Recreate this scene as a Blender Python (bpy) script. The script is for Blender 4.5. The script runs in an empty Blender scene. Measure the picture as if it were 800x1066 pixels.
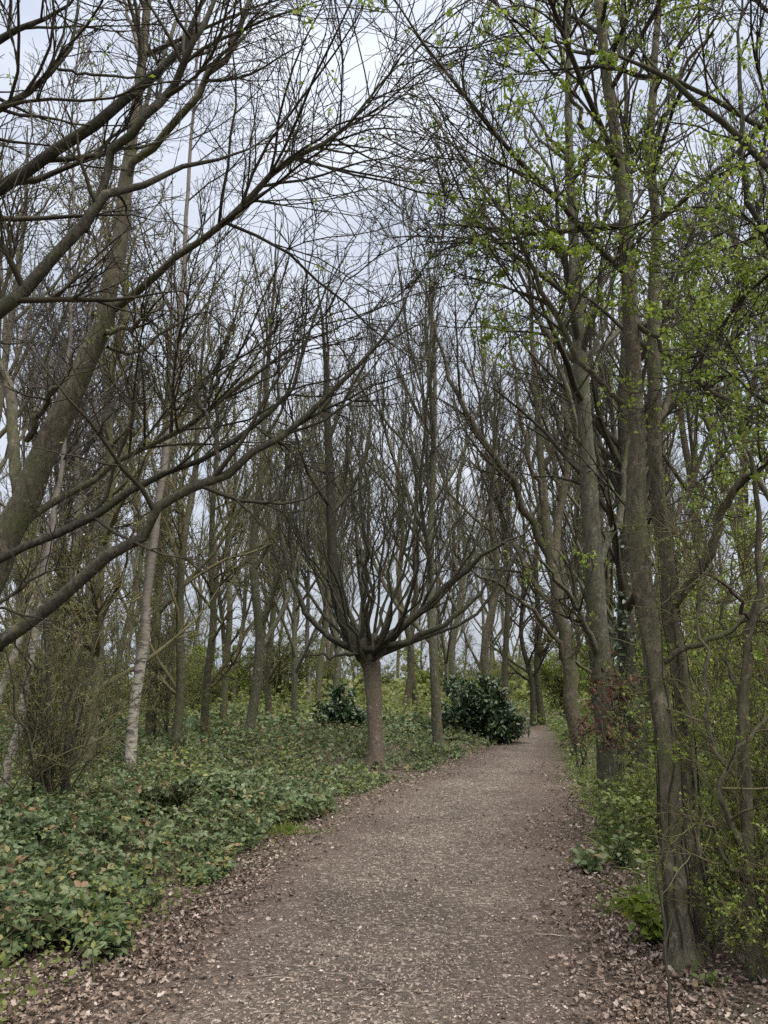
import bpy, math
import numpy as np
from math import radians, sin, cos, tan

sc = bpy.context.scene
COL = sc.collection
PI = math.pi
RNG = np.random.default_rng(11)

# ------------------------------------------------------------------ camera
CAM_H, PITCH, F = 1.6, radians(11.6), 837.0       # focal length in pixels of the 800x1066 photograph
cam_d = bpy.data.cameras.new('camera')
cam = bpy.data.objects.new('camera', cam_d)
COL.objects.link(cam)
cam.location = (0, 0, CAM_H)
cam.rotation_euler = (radians(90) + PITCH, 0, 0)
cam_d.sensor_fit = 'VERTICAL'
cam_d.sensor_height = 24
cam_d.lens = 12 * F / 533.0
cam_d.clip_start, cam_d.clip_end = 0.05, 2000
sc.camera = cam
CP, SP = cos(PITCH), sin(PITCH)


def px(x, y, depth):
    """A point of the place seen at photo position (x, y), depth metres along the path."""
    u, v = (x - 400.0) / F, (533.0 - y) / F
    dy, dz = CP - v * SP, SP + v * CP
    s = depth / dy
    return np.array([u * s, depth, CAM_H + dz * s])


def gx(x, depth):
    return px(x, 705, depth)[0]


def gpt(x, y):
    u, v = (x - 400.0) / F, (533.0 - y) / F
    dy, dz = CP - v * SP, SP + v * CP
    s = -CAM_H / dz
    return np.array([u * s, dy * s])


# ------------------------------------------------------------------ noise
def _h(ix, iy, seed):
    n = (ix.astype(np.int64) * 374761393 + iy.astype(np.int64) * 668265263 + seed * 974711) & 0x7fffffff
    n = ((n ^ (n >> 13)) * 1274126177) & 0x7fffffff
    return ((n ^ (n >> 16)) & 0xffff) / 65535.0


def vnoise(x, y, seed=0):
    x = np.asarray(x, float); y = np.asarray(y, float)
    ix, iy = np.floor(x), np.floor(y)
    fx, fy = x - ix, y - iy
    fx = fx * fx * (3 - 2 * fx); fy = fy * fy * (3 - 2 * fy)
    a, b = _h(ix, iy, seed), _h(ix + 1, iy, seed)
    c, d = _h(ix, iy + 1, seed), _h(ix + 1, iy + 1, seed)
    return (a * (1 - fx) + b * fx) * (1 - fy) + (c * (1 - fx) + d * fx) * fy


def fbm(x, y, seed=0, oct=3):
    r, a, t = 0, 1.0, 0
    for k in range(oct):
        r = r + a * vnoise(np.asarray(x) * 2 ** k, np.asarray(y) * 2 ** k, seed + 17 * k); t += a; a *= .5
    return r / t


# ------------------------------------------------------------------ path outline on the ground
rows = [(1066, 40, 665), (1000, 150, 645), (950, 212, 630), (900, 272, 612), (860, 322, 600), (830, 385, 590),
        (810, 440, 583), (795, 478, 578), (780, 514, 572), (771, 533, 569), (764, 545, 567)]
EL = [gpt(l, y) for y, l, r in rows]; ER = [gpt(r, y) for y, l, r in rows]
PY = [-6.0, 0.0] + [float(p[1]) for p in EL]
PL = [-1.15, -1.3] + [float(p[0]) for p in EL]
PR = [1.5, 1.3] + [float(p[0]) for p in ER]
yl, l_, r_ = PY[-1], PL[-1], PR[-1]
for dy, dc in ((1.5, -.05), (3, -.5), (6, -2.0), (11, -5.5), (20, -12)):
    PY.append(yl + dy); PL.append(l_ + dc + .12); PR.append(r_ + dc + .1)
PY, PL, PR = map(np.array, (PY, PL, PR))


def pl(y): return np.interp(y, PY, PL)
def pr(y): return np.interp(y, PY, PR)


def hgt(x, y):
    """Ground height: a flat trodden path between slightly higher, lumpy banks."""
    x = np.asarray(x, float); y = np.asarray(y, float)
    d = np.maximum(pl(y) - x, x - pr(y))
    m = np.clip((d + .1) / 1.2, 0, 1); m = m * m * (3 - 2 * m)
    big = (fbm(x * .12, y * .12, 5) - .5) * .5 * np.clip((d - .5) / 6, 0, 1)
    return m * (.05 + .12 * (fbm(x * .7, y * .7, 3) - .45)) + big + .008 * (vnoise(x * 5, y * 5, 9) - .5)


# ------------------------------------------------------------------ materials
def new_mat(name):
    m = bpy.data.materials.new(name); m.use_nodes = True
    nt = m.node_tree; nt.nodes.clear()
    out = nt.nodes.new('ShaderNodeOutputMaterial')
    b = nt.nodes.new('ShaderNodeBsdfPrincipled')
    nt.links.new(b.outputs[0], out.inputs[0])
    return m, nt, b, out


def ramp(nt, stops, fac=None):
    r = nt.nodes.new('ShaderNodeValToRGB')
    e = r.color_ramp.elements
    while len(e) < len(stops): e.new(.5)
    for k, (p, c) in enumerate(stops):
        e[k].position = p; e[k].color = (*c, 1)
    if fac is not None: nt.links.new(fac, r.inputs[0])
    return r


def noise(nt, vec, scale, detail=4, rough=.6, dist=0):
    n = nt.nodes.new('ShaderNodeTexNoise')
    n.inputs['Scale'].default_value = scale; n.inputs['Detail'].default_value = detail
    n.inputs['Roughness'].default_value = rough; n.inputs['Distortion'].default_value = dist
    if vec is not None: nt.links.new(vec, n.inputs['Vector'])
    return n


def mixc(nt, fac, a, b, mode='MIX'):
    m = nt.nodes.new('ShaderNodeMix'); m.data_type = 'RGBA'; m.blend_type = mode
    for s, v in ((0, fac), (6, a), (7, b)):
        if hasattr(v, 'is_linked') or hasattr(v, 'links'): nt.links.new(v, m.inputs[s])
        elif isinstance(v, tuple): m.inputs[s].default_value = (*v, 1)
        else: m.inputs[s].default_value = v
    return m.outputs[2]


def mapping(nt, scale=(1, 1, 1)):
    tc = nt.nodes.new('ShaderNodeTexCoord'); mp = nt.nodes.new('ShaderNodeMapping')
    mp.inputs['Scale'].default_value = scale
    nt.links.new(tc.outputs['Object'], mp.inputs[0])
    return mp.outputs[0]


def bark_mat(name, dark, mid, light, moss=None, moss_amt=.5, scale=1., bump=.5, squash=.35, top=None):
    m, nt, b, out = new_mat(name)
    v = mapping(nt, (1, 1, squash)); vo = mapping(nt)
    n1 = noise(nt, v, 38 * scale, 6, .65, .6)
    n2 = noise(nt, vo, 3.2 * scale, 4, .6)
    n3 = noise(nt, vo, 11 * scale, 5, .7)
    c = ramp(nt, [(.28, dark), (.5, mid), (.72, light)], n1.outputs[0]).outputs[0]
    # pale lichen blotches
    blot = ramp(nt, [(.55, (0, 0, 0)), (.68, (1, 1, 1))], n3.outputs[0]).outputs[0]
    c = mixc(nt, blot, c, tuple(min(1, q * 1.35) for q in light))
    if moss:
        mm = ramp(nt, [(.62 - .3 * moss_amt, (0, 0, 0)), (.78 - .2 * moss_amt, (1, 1, 1))], n2.outputs[0]).outputs[0]
        c = mixc(nt, mm, c, mixc(nt, n1.outputs[0], tuple(q * .6 for q in moss), tuple(q * 1.4 for q in moss)))
    if top:     # bark turning darker with height, up to where the shoots spring: (height, height, colour)
        tc = nt.nodes.new('ShaderNodeTexCoord'); sp = nt.nodes.new('ShaderNodeSeparateXYZ'); nt.links.new(tc.outputs['Object'], sp.inputs[0])
        ad = nt.nodes.new('ShaderNodeMath'); ad.operation = 'MULTIPLY_ADD'; ad.inputs[1].default_value = 1.4; nt.links.new(n3.outputs[0], ad.inputs[0]); nt.links.new(sp.outputs[2], ad.inputs[2])
        mr = nt.nodes.new('ShaderNodeMapRange'); mr.inputs[1].default_value = top[0] + .7; mr.inputs[2].default_value = top[1] + .7; nt.links.new(ad.outputs[0], mr.inputs[0])
        c = mixc(nt, mr.outputs[0], c, mixc(nt, n1.outputs[0], tuple(q * .4 for q in top[2]), tuple(q * 1.6 for q in top[2])))
    oi = nt.nodes.new('ShaderNodeObjectInfo')
    hv = nt.nodes.new('ShaderNodeHueSaturation')
    mr = nt.nodes.new('ShaderNodeMapRange'); mr.inputs[3].default_value = .75; mr.inputs[4].default_value = 1.25
    nt.links.new(oi.outputs['Random'], mr.inputs[0]); nt.links.new(mr.outputs[0], hv.inputs['Value'])
    nt.links.new(c, hv.inputs['Color'])
    nt.links.new(hv.outputs[0], b.inputs['Base Color'])
    b.inputs['Roughness'].default_value = .9
    b.inputs['Specular IOR Level'].default_value = .25
    if bump:
        bp = nt.nodes.new('ShaderNodeBump'); bp.inputs['Strength'].default_value = bump
        bp.inputs['Distance'].default_value = .02
        nt.links.new(n1.outputs[0], bp.inputs['Height']); nt.links.new(bp.outputs[0], b.inputs['Normal'])
    return m


def twig_mat(name, c1, c2):
    m, nt, b, out = new_mat(name)
    n = noise(nt, mapping(nt), 2.5, 3, .6)
    nt.links.new(ramp(nt, [(.35, c1), (.65, c2)], n.outputs[0]).outputs[0], b.inputs['Base Color'])
    b.inputs['Roughness'].default_value = .85; b.inputs['Specular IOR Level'].default_value = .2
    return m


def leaf_mat(name, stops, rough=.5, trans=.35, spec=.4):
    """Colour varies from leaf to leaf through the 'rnd' attribute; some light passes through the blade."""
    m, nt, b, out = new_mat(name)
    a = nt.nodes.new('ShaderNodeAttribute'); a.attribute_name = 'rnd'
    c = ramp(nt, stops, a.outputs['Fac']).outputs[0]
    nn = noise(nt, mapping(nt), 45, 2, .5)
    mr = nt.nodes.new('ShaderNodeMapRange'); mr.inputs[3].default_value = .7; mr.inputs[4].default_value = 1.3
    nt.links.new(nn.outputs[0], mr.inputs[0])
    hv = nt.nodes.new('ShaderNodeHueSaturation'); nt.links.new(mr.outputs[0], hv.inputs['Value'])
    nt.links.new(c, hv.inputs['Color']); c = hv.outputs[0]
    nt.links.new(c, b.inputs['Base Color'])
    b.inputs['Roughness'].default_value = rough; b.inputs['Specular IOR Level'].default_value = spec
    if trans:
        t = nt.nodes.new('ShaderNodeBsdfTranslucent'); nt.links.new(c, t.inputs[0])
        mx = nt.nodes.new('ShaderNodeMixShader'); mx.inputs[0].default_value = trans
        nt.links.new(b.outputs[0], mx.inputs[1]); nt.links.new(t.outputs[0], mx.inputs[2])
        nt.links.new(mx.outputs[0], out.inputs[0])
    return m


M = {}
M['bark_grey'] = bark_mat('bark_grey', (.028, .027, .019), (.084, .079, .055), (.15, .142, .105), (.078, .086, .038), .5)
M['bark_brown'] = bark_mat('bark_brown', (.025, .022, .015), (.075, .066, .044), (.135, .118, .084), (.068, .074, .032), .45)
M['bark_green'] = bark_mat('bark_green', (.026, .024, .015), (.07, .064, .04), (.125, .115, .075), (.08, .086, .036), .6)
M['bark_red'] = bark_mat('bark_red', (.04, .031, .023), (.112, .089, .066), (.17, .138, .106), (.08, .083, .045), .3, 1.2, .4, .8, (1.3, 2.3, (.036, .032, .024)))
M['bark_dark'] = bark_mat('bark_dark', (.012, .011, .008), (.034, .031, .022), (.07, .064, .046), (.045, .05, .022), .4)
M['twig_dark'] = twig_mat('twig_dark', (.024, .021, .013), (.055, .049, .031))
M['twig_olive'] = twig_mat('twig_olive', (.06, .054, .026), (.13, .118, .06))
M['twig_mauve'] = twig_mat('twig_mauve', (.042, .036, .03), (.08, .07, .058))
M['twig_far'] = twig_mat('twig_far', (.042, .039, .026), (.085, .079, .052))
M['leaf_fresh'] = leaf_mat('leaf_fresh', [(0, (.10, .155, .02)), (.5, (.18, .25, .035)), (1, (.29, .33, .07))], .5, .45)
M['leaf_bud'] = leaf_mat('leaf_bud', [(0, (.12, .13, .035)), (1, (.2, .22, .06))], .6, .4)
M['leaf_olive'] = leaf_mat('leaf_olive', [(0, (.105, .13, .034)), (.6, (.175, .205, .052)), (1, (.25, .27, .09))], .6, .52)
M['leaf_bramble'] = leaf_mat('leaf_bramble', [(0, (.042, .064, .024)), (.3, (.074, .108, .04)), (.6, (.118, .155, .066)),
                                              (.84, (.18, .21, .11)), (.93, (.21, .2, .06)), (1, (.24, .15, .085))], .5, .32, .35)
M['leaf_nettle'] = leaf_mat('leaf_nettle', [(0, (.07, .105, .028)), (.5, (.13, .175, .045)), (.9, (.2, .235, .075)), (1, (.24, .18, .11))], .55, .4)
M['leaf_gloss'] = leaf_mat('leaf_gloss', [(0, (.025, .045, .018)), (.7, (.045, .078, .03)), (1, (.085, .125, .05))], .32, .1, .5)
M['leaf_dead'] = leaf_mat('leaf_dead', [(0, (.055, .037, .027)), (.3, (.125, .088, .066)), (.6, (.2, .148, .116)),
                                        (.88, (.29, .228, .188)), (1, (.43, .37, .32))], .75, .15, .25)
M['leaf_rust'] = leaf_mat('leaf_rust', [(0, (.06, .028, .02)), (.7, (.12, .062, .042)), (1, (.2, .11, .078))], .7, .25, .2)
M['grass'] = leaf_mat('grass', [(0, (.09, .13, .025)), (1, (.18, .235, .05))], .5, .3)
M['chip'] = leaf_mat('chip', [(0, (.05, .036, .028)), (.45, (.15, .115, .095)), (.8, (.29, .24, .2)), (1, (.5, .45, .39))], .8, 0, .2)
M['stem_red'] = twig_mat('stem_red', (.05, .035, .02), (.09, .075, .035))


def birch_mat():
    m, nt, b, out = new_mat('bark_birch')
    v = mapping(nt, (1, 1, 3.2)); vo = mapping(nt)
    n1 = noise(nt, v, 7, 5, .65, .3); n2 = noise(nt, vo, 4, 4, .6); n3 = noise(nt, v, 30, 4, .6)
    c = mixc(nt, n3.outputs[0], (.22, .2, .165), (.38, .35, .305))
    dk = ramp(nt, [(.49, (0, 0, 0)), (.57, (1, 1, 1))], n1.outputs[0]).outputs[0]
    c = mixc(nt, dk, c, (.06, .05, .042))
    gr = ramp(nt, [(.45, (0, 0, 0)), (.7, (.7, .7, .7))], n2.outputs[0]).outputs[0]
    c = mixc(nt, gr, c, (.2, .19, .12))
    tc = nt.nodes.new('ShaderNodeTexCoord'); sp = nt.nodes.new('ShaderNodeSeparateXYZ'); nt.links.new(tc.outputs['Object'], sp.inputs[0])
    up = nt.nodes.new('ShaderNodeMapRange'); up.inputs[1].default_value = 1.3; up.inputs[2].default_value = 2.9; up.inputs[4].default_value = .88
    nt.links.new(sp.outputs[2], up.inputs[0])
    c = mixc(nt, up.outputs[0], c, (.085, .072, .056))      # younger bark higher up is brown
    nt.links.new(c, b.inputs['Base Color']); b.inputs['Roughness'].default_value = .8
    return m


M['bark_birch'] = birch_mat()


def soil_mat():
    m, nt, b, out = new_mat('woodland_soil')
    v = mapping(nt)
    n1 = noise(nt, v, 1.3, 5, .65); n2 = noise(nt, v, 26, 6, .75); n3 = noise(nt, v, 90, 4, .7)
    c = ramp(nt, [(.3, (.05, .035, .025)), (.5, (.11, .078, .056)), (.7, (.19, .14, .105))], n2.outputs[0]).outputs[0]
    g = ramp(nt, [(.42, (0, 0, 0)), (.62, (.75, .75, .75))], n1.outputs[0]).outputs[0]
    c = mixc(nt, g, c, (.06, .072, .03))
    nt.links.new(c, b.inputs['Base Color']); b.inputs['Roughness'].default_value = .95
    bp = nt.nodes.new('ShaderNodeBump'); bp.inputs['Strength'].default_value = .8; bp.inputs['Distance'].default_value = .03
    nt.links.new(n3.outputs[0], bp.inputs['Height']); nt.links.new(bp.outputs[0], b.inputs['Normal'])
    return m


def path_mat():
    m, nt, b, out = new_mat('trodden_wood_chips')
    v = mapping(nt)
    n1 = noise(nt, v, .9, 4, .6); n2 = noise(nt, v, 34, 6, .78, .4); n3 = noise(nt, v, 120, 5, .75, .6)
    c = ramp(nt, [(.28, (.034, .027, .021)), (.48, (.1, .081, .064)), (.62, (.16, .132, .107)), (.78, (.31, .267, .226))], n2.outputs[0]).outputs[0]
    f = ramp(nt, [(.35, (.034, .025, .02)), (.55, (.13, .105, .086)), (.72, (.265, .226, .193))], n3.outputs[0]).outputs[0]
    c = mixc(nt, .55, c, f)
    # shreds of chipped wood: stretched cells in two directions, the palest ones stand out
    for sx, sy, sd in ((28, 70, 0.), (75, 30, 3.)):
        mp = nt.nodes.new('ShaderNodeMapping'); mp.inputs['Scale'].default_value = (sx, sy, 1); mp.inputs['Location'].default_value = (sd, sd, 0)
        mp.inputs['Rotation'].default_value = (0, 0, .5 + sd)
        tc = nt.nodes.new('ShaderNodeTexCoord'); nt.links.new(tc.outputs['Object'], mp.inputs[0])
        vo = nt.nodes.new('ShaderNodeTexVoronoi'); vo.voronoi_dimensions = '2D'; vo.inputs['Scale'].default_value = 1.
        nt.links.new(mp.outputs[0], vo.inputs['Vector'])
        sp = nt.nodes.new('ShaderNodeSeparateColor'); nt.links.new(vo.outputs['Color'], sp.inputs[0])
        fac = ramp(nt, [(.86, (0, 0, 0)), (.97, (.8, .8, .8))], sp.outputs[0]).outputs[0]
        c = mixc(nt, fac, c, (.36, .305, .255))
    d = ramp(nt, [(.35, (.62, .61, .6)), (.65, (1.12, 1.1, 1.08))], n1.outputs[0]).outputs[0]
    c = mixc(nt, 1.0, c, d, 'MULTIPLY')
    # chips worn pale along the middle, dark earth showing towards the edges and in patches
    a = nt.nodes.new('ShaderNodeAttribute'); a.attribute_name = 'rnd'
    n4 = noise(nt, v, 1.7, 5, .65)
    ad = nt.nodes.new('ShaderNodeMath'); ad.operation = 'ADD'; nt.links.new(a.outputs['Fac'], ad.inputs[0]); nt.links.new(n4.outputs[0], ad.inputs[1])
    ef = ramp(nt, [(.4, (0, 0, 0)), (.68, (.85, .85, .85))], None)
    hf = nt.nodes.new('ShaderNodeMath'); hf.operation = 'MULTIPLY'; hf.inputs[1].default_value = .5; nt.links.new(ad.outputs[0], hf.inputs[0]); nt.links.new(hf.outputs[0], ef.inputs[0])
    c = mixc(nt, ef.outputs[0], c, mixc(nt, n2.outputs[0], (.035, .025, .02), (.17, .125, .1)))
    nt.links.new(c, b.inputs['Base Color']); b.inputs['Roughness'].default_value = .92
    b.inputs['Specular IOR Level'].default_value = .25
    bp = nt.nodes.new('ShaderNodeBump'); bp.inputs['Strength'].default_value = .9; bp.inputs['Distance'].default_value = .015
    nt.links.new(n3.outputs[0], bp.inputs['Height']); nt.links.new(bp.outputs[0], b.inputs['Normal'])
    return m


M['soil'] = soil_mat()
M['path'] = path_mat()

# ------------------------------------------------------------------ mesh building
def mesh_from(name, V, Fs, mat, rnd=None, smooth=True):
    """V: (n,3); Fs: list of (m,k) index arrays."""
    me = bpy.data.meshes.new(name)
    nv = len(V)
    me.vertices.add(nv); me.vertices.foreach_set('co', np.ascontiguousarray(V, np.float32).ravel())
    tot = np.concatenate([np.full(len(f), f.shape[1], np.int32) for f in Fs])
    loops = np.concatenate([np.ascontiguousarray(f, np.int32).ravel() for f in Fs])
    me.loops.add(len(loops)); me.loops.foreach_set('vertex_index', loops)
    start = np.concatenate([[0], np.cumsum(tot)[:-1]]).astype(np.int32)
    me.polygons.add(len(tot)); me.polygons.foreach_set('loop_start', start)
    try: me.polygons.foreach_set('loop_total', tot)
    except Exception: pass
    if smooth: me.polygons.foreach_set('use_smooth', np.ones(len(tot), bool))
    if rnd is not None:
        a = me.attributes.new('rnd', 'FLOAT', 'POINT'); a.data.foreach_set('value', np.ascontiguousarray(rnd, np.float32))
    me.materials.append(mat)
    me.update(calc_edges=True); me.validate()
    return me


def link(name, me, parent=None, loc=(0, 0, 0)):
    o = bpy.data.objects.new(name, me); COL.objects.link(o); o.location = loc
    if parent is not None: o.parent = parent
    return o


def tubes(P, R, S, rough=0., rng=RNG):
    """P (N,K,3), R (N,K): N tapered tubes of S sides, tip closed to a point by its small radius."""
    N, K, _ = P.shape
    T = np.empty_like(P)
    T[:, 1:-1] = P[:, 2:] - P[:, :-2]; T[:, 0] = P[:, 1] - P[:, 0]; T[:, -1] = P[:, -1] - P[:, -2]
    T /= np.linalg.norm(T, axis=2, keepdims=True) + 1e-9
    mean = P[:, -1] - P[:, 0]
    ref = np.zeros((N, 3)); ref[np.arange(N), np.argmin(np.abs(mean), axis=1)] = 1
    A = np.cross(T, ref[:, None, :]); A /= np.linalg.norm(A, axis=2, keepdims=True) + 1e-9
    B = np.cross(T, A)
    th = np.arange(S) * 2 * PI / S
    rr = R[:, :, None] * np.ones(S)
    if rough:
        ph = rng.uniform(0, 6.28, (N, 1, 3)); z = np.cumsum(np.linalg.norm(np.diff(P, axis=1, prepend=P[:, :1]), axis=2), axis=1)[:, :, None]
        rr = rr * (1 + rough * (.5 * np.sin(3 * th + 2.1 * z + ph[:, :, :1]) + .5 * np.sin(2 * th - 3.3 * z + ph[:, :, 1:2]) + .4 * np.sin(5 * th + 6 * z + ph[:, :, 2:3])))
    V = P[:, :, None, :] + rr[..., None] * (np.cos(th)[:, None] * A[:, :, None, :] + np.sin(th)[:, None] * B[:, :, None, :])
    base = (np.arange(N) * K * S)[:, None, None] + (np.arange(K - 1) * S)[None, :, None]
    j = np.arange(S)[None, None, :]; j2 = (j + 1) % S
    Q = np.stack([base + j, base + j2, base + S + j2, base + S + j], axis=-1).reshape(-1, 4)
    return V.reshape(-1, 3), Q


def merge(parts):
    Vs, Qs, o = [], [], 0
    for V, Q in parts:
        Vs.append(V); Qs.append(Q + o); o += len(V)
    return np.concatenate(Vs), np.concatenate(Qs)


def interp(P, R, idx, t):
    K = P.shape[1]
    f = t * (K - 1); i = np.clip(f.astype(int), 0, K - 2); w = (f - i)[:, None]
    p = P[idx, i] * (1 - w) + P[idx, i + 1] * w
    T = P[idx, i + 1] - P[idx, i]; T = T / (np.linalg.norm(T, axis=1, keepdims=True) + 1e-9)
    r = R[idx, i] * (1 - w[:, 0]) + R[idx, i + 1] * w[:, 0]
    return p, T, r


def grow(rng, P, R, n=None, per_m=None, t=(.2, 1.), ang=(25, 60), lf=(.3, .6), lm=(.1, 9), K=5, wig=.15, trop=.06,
         rr=.6, rtip=.003, shrink=.55, rmax=9., bias=None):
    L = np.linalg.norm(np.diff(P, axis=1), axis=2).sum(1)
    lam = n * np.clip(L / L.mean(), .2, 1.6) if n is not None else L * per_m      # long shoots carry more side shoots
    cnt = rng.poisson(lam)
    if len(P) == 1: cnt = np.maximum(cnt, int(lam[0] * .9))
    idx = np.repeat(np.arange(len(P)), cnt); N = len(idx)
    tt = rng.uniform(t[0], t[1], N)
    p, T, r = interp(P, R, idx, tt)
    rv = rng.normal(size=(N, 3))
    if bias is not None: rv += np.array(bias)
    perp = rv - (rv * T).sum(1, keepdims=True) * T
    perp /= np.linalg.norm(perp, axis=1, keepdims=True) + 1e-9
    a = np.radians(rng.uniform(ang[0], ang[1], N))[:, None]
    d = np.cos(a) * T + np.sin(a) * perp
    Ln = np.clip(L[idx] * (1 - shrink * tt) * rng.uniform(lf[0], lf[1], N), lm[0], lm[1])
    C = np.empty((N, K, 3)); C[:, 0] = p
    for k in range(1, K):
        d = d + wig * rng.normal(size=(N, 3)); d[:, 2] += trop
        d /= np.linalg.norm(d, axis=1, keepdims=True)
        C[:, k] = C[:, k - 1] + d * (Ln / (K - 1))[:, None]
    r0 = np.minimum(np.maximum(r * rr, rtip * 1.15), rmax)
    s = np.linspace(0, 1, K)
    CR = rtip * .75 + np.maximum(r0 - rtip * .75, 0)[:, None] * (1 - s) ** .9
    return C, CR


def smooth_line(pts, w, K=16, rng=None, wob=0.):
    pts = np.array(pts, float); w = np.array(w, float); n = len(pts)
    L = np.concatenate([[0], np.cumsum(np.linalg.norm(np.diff(pts, axis=0), axis=1))])
    e0, e1 = 2 * pts[0] - pts[1], 2 * pts[-1] - pts[-2]
    Q = np.vstack([e0, pts, e1])
    s = np.linspace(0, L[-1], K); out = np.empty((K, 3))
    for k, x in enumerate(s):
        i = min(max(np.searchsorted(L, x) - 1, 0), n - 2)
        u = (x - L[i]) / max(L[i + 1] - L[i], 1e-9)
        a, b, c, d = Q[i], Q[i + 1], Q[i + 2], Q[i + 3]
        out[k] = .5 * (2 * b + (c - a) * u + (2 * a - 5 * b + 4 * c - d) * u * u + (3 * b - a - 3 * c + d) * u ** 3)
    if rng is not None and wob: out[1:-1] += rng.normal(size=(K - 2, 3)) * wob
    return out, np.interp(s, L, w)


WS = 1.0      # width scale of the tree being traced


def traced(line, K=16, base=False, rng=RNG, wob=.008):
    """line: (photo x, photo y, depth, photo width) down a stem."""
    pts = [px(a, b, d) for a, b, d, w in line]
    r = [w * WS * d / F / 2 for a, b, d, w in line]
    if base:
        pts[0][2] = float(hgt(pts[0][0], pts[0][1])) - .12
    return smooth_line(pts, r, K, rng, wob)


# leaf blades: vertices (across, along, up), unit length
def tpl(kind):
    if kind == 'leaflet':       # oval, folded along the midrib, tip drooping
        V = [(0, 0, 0), (-.3, .3, .07), (0, .33, .0), (.3, .3, .07), (-.27, .66, .03), (0, .68, -.03), (.27, .66, .03), (0, 1.05, -.14)]
        Fc = [(0, 2, 1), (0, 3, 2), (1, 2, 5), (1, 5, 4), (2, 3, 6), (2, 6, 5), (4, 5, 7), (5, 6, 7)]
    elif kind == 'small':
        V = [(0, 0, 0), (-.3, .5, .1), (.3, .5, .1), (0, 1, -.05)]
        Fc = [(0, 2, 1), (1, 2, 3)]
    elif kind == 'dead':        # lobed and curled
        V = [(0, 0, .05), (-.34, .25, .22), (0, .3, .0), (.3, .3, .16), (-.2, .55, .1), (.22, .58, .14), (-.3, .8, .25), (0, .75, .05), (.26, .78, .2), (0, 1.05, .22)]
        Fc = [(0, 2, 1), (0, 3, 2), (1, 2, 4), (2, 3, 5), (2, 7, 4), (2, 5, 7), (4, 7, 6), (5, 8, 7), (6, 7, 9), (7, 8, 9)]
    elif kind == 'chip':        # a splinter with thickness
        V = [(-.09, 0, 0), (.11, .06, 0), (.08, 1, .02), (-.07, .92, 0), (-.08, .03, .09), (.09, .09, .08), (.07, .95, .1), (-.06, .9, .09)]
        Fc = [(4, 5, 6), (4, 6, 7), (0, 1, 5), (0, 5, 4), (1, 2, 6), (1, 6, 5), (2, 3, 7), (2, 7, 6), (3, 0, 4), (3, 4, 7)]
    elif kind == 'blade':
        V = [(-.02, 0, 0), (.02, 0, 0), (-.018, .5, .06), (.018, .5, .06), (0, 1, -.08)]
        Fc = [(0, 1, 3), (0, 3, 2), (2, 3, 4)]
    elif kind == 'long':        # long evergreen leaf
        V = [(0, 0, 0), (-.13, .3, .04), (0, .33, 0), (.13, .3, .04), (-.12, .7, -.03), (0, .7, -.06), (.12, .7, -.03), (0, 1, -.2)]
        Fc = [(0, 2, 1), (0, 3, 2), (1, 2, 5), (1, 5, 4), (2, 3, 6), (2, 6, 5), (4, 5, 7), (5, 6, 7)]
    return np.array(V, float), np.array(Fc, int)


def blades(kind, pos, fwd, up, size, rnd, widen=None):
    V, Fc = tpl(kind)
    fwd = fwd / (np.linalg.norm(fwd, axis=1, keepdims=True) + 1e-9)
    side = np.cross(fwd, up); side /= np.linalg.norm(side, axis=1, keepdims=True) + 1e-9
    nrm = np.cross(side, fwd)
    w = np.ones(len(pos)) if widen is None else widen
    out = pos[:, None, :] + size[:, None, None] * (V[None, :, 0, None] * (side * w[:, None])[:, None, :] + V[None, :, 1, None] * fwd[:, None, :] + V[None, :, 2, None] * nrm[:, None, :])
    f = (np.arange(len(pos)) * len(V))[:, None, None] + Fc[None]
    return out.reshape(-1, 3), f.reshape(-1, 3), np.repeat(rnd, len(V))


def rdir(rng, N, zb=0., zs=1.):
    d = rng.normal(size=(N, 3)); d[:, 2] = d[:, 2] * zs + zb
    return d / np.linalg.norm(d, axis=1, keepdims=True)


def leaves_on(rng, C, per, size, kind='small', cluster=3, t=(.55, 1.), spread=.016, keep=1., clump=.33):
    """Clusters of blades along twigs C."""
    idx = np.repeat(np.arange(len(C)), rng.poisson(per, len(C)))
    if keep < 1: idx = idx[rng.uniform(size=len(idx)) < keep]
    tt = rng.uniform(t[0], t[1], len(idx))
    p, T, _ = interp(C, np.ones(C.shape[:2]), idx, tt)
    k = vnoise(p[:, 0] * 1.9 + p[:, 2] * .8, p[:, 1] * 1.9 + p[:, 2] * 1.7, 4) > clump
    p, T = p[k], T[k]
    p = np.repeat(p, cluster, axis=0); T = np.repeat(T, cluster, axis=0); N = len(p)
    p = p + rng.normal(size=(N, 3)) * spread
    f = T * .4 + rdir(rng, N, .2)
    return blades(kind, p, f, rdir(rng, N, 1.2), rng.uniform(size[0], size[1], N), rng.uniform(0, 1, N))


# ------------------------------------------------------------------ things
def thing(name, label, cat, loc, rot=0., group=None):
    o = bpy.data.objects.new(name, None); COL.objects.link(o)
    o.empty_display_size = .3
    o.location = loc; o.rotation_euler = (0, 0, rot)
    o['label'] = label; o['category'] = cat; o['kind'] = 'thing'
    if group: o['group'] = group
    return o


def tag(o, label, cat=None, kind=None, group=None):
    o['label'] = label
    if cat: o['category'] = cat
    if kind: o['kind'] = kind
    if group: o['group'] = group
    return o


def flare(P, R, amt=.55, h=.22):
    z = P[:, 2] - P[0, 2]
    return R * (1 + amt * np.exp(-z / h))


SMALL = np.array([0, 0, 0])


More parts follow.
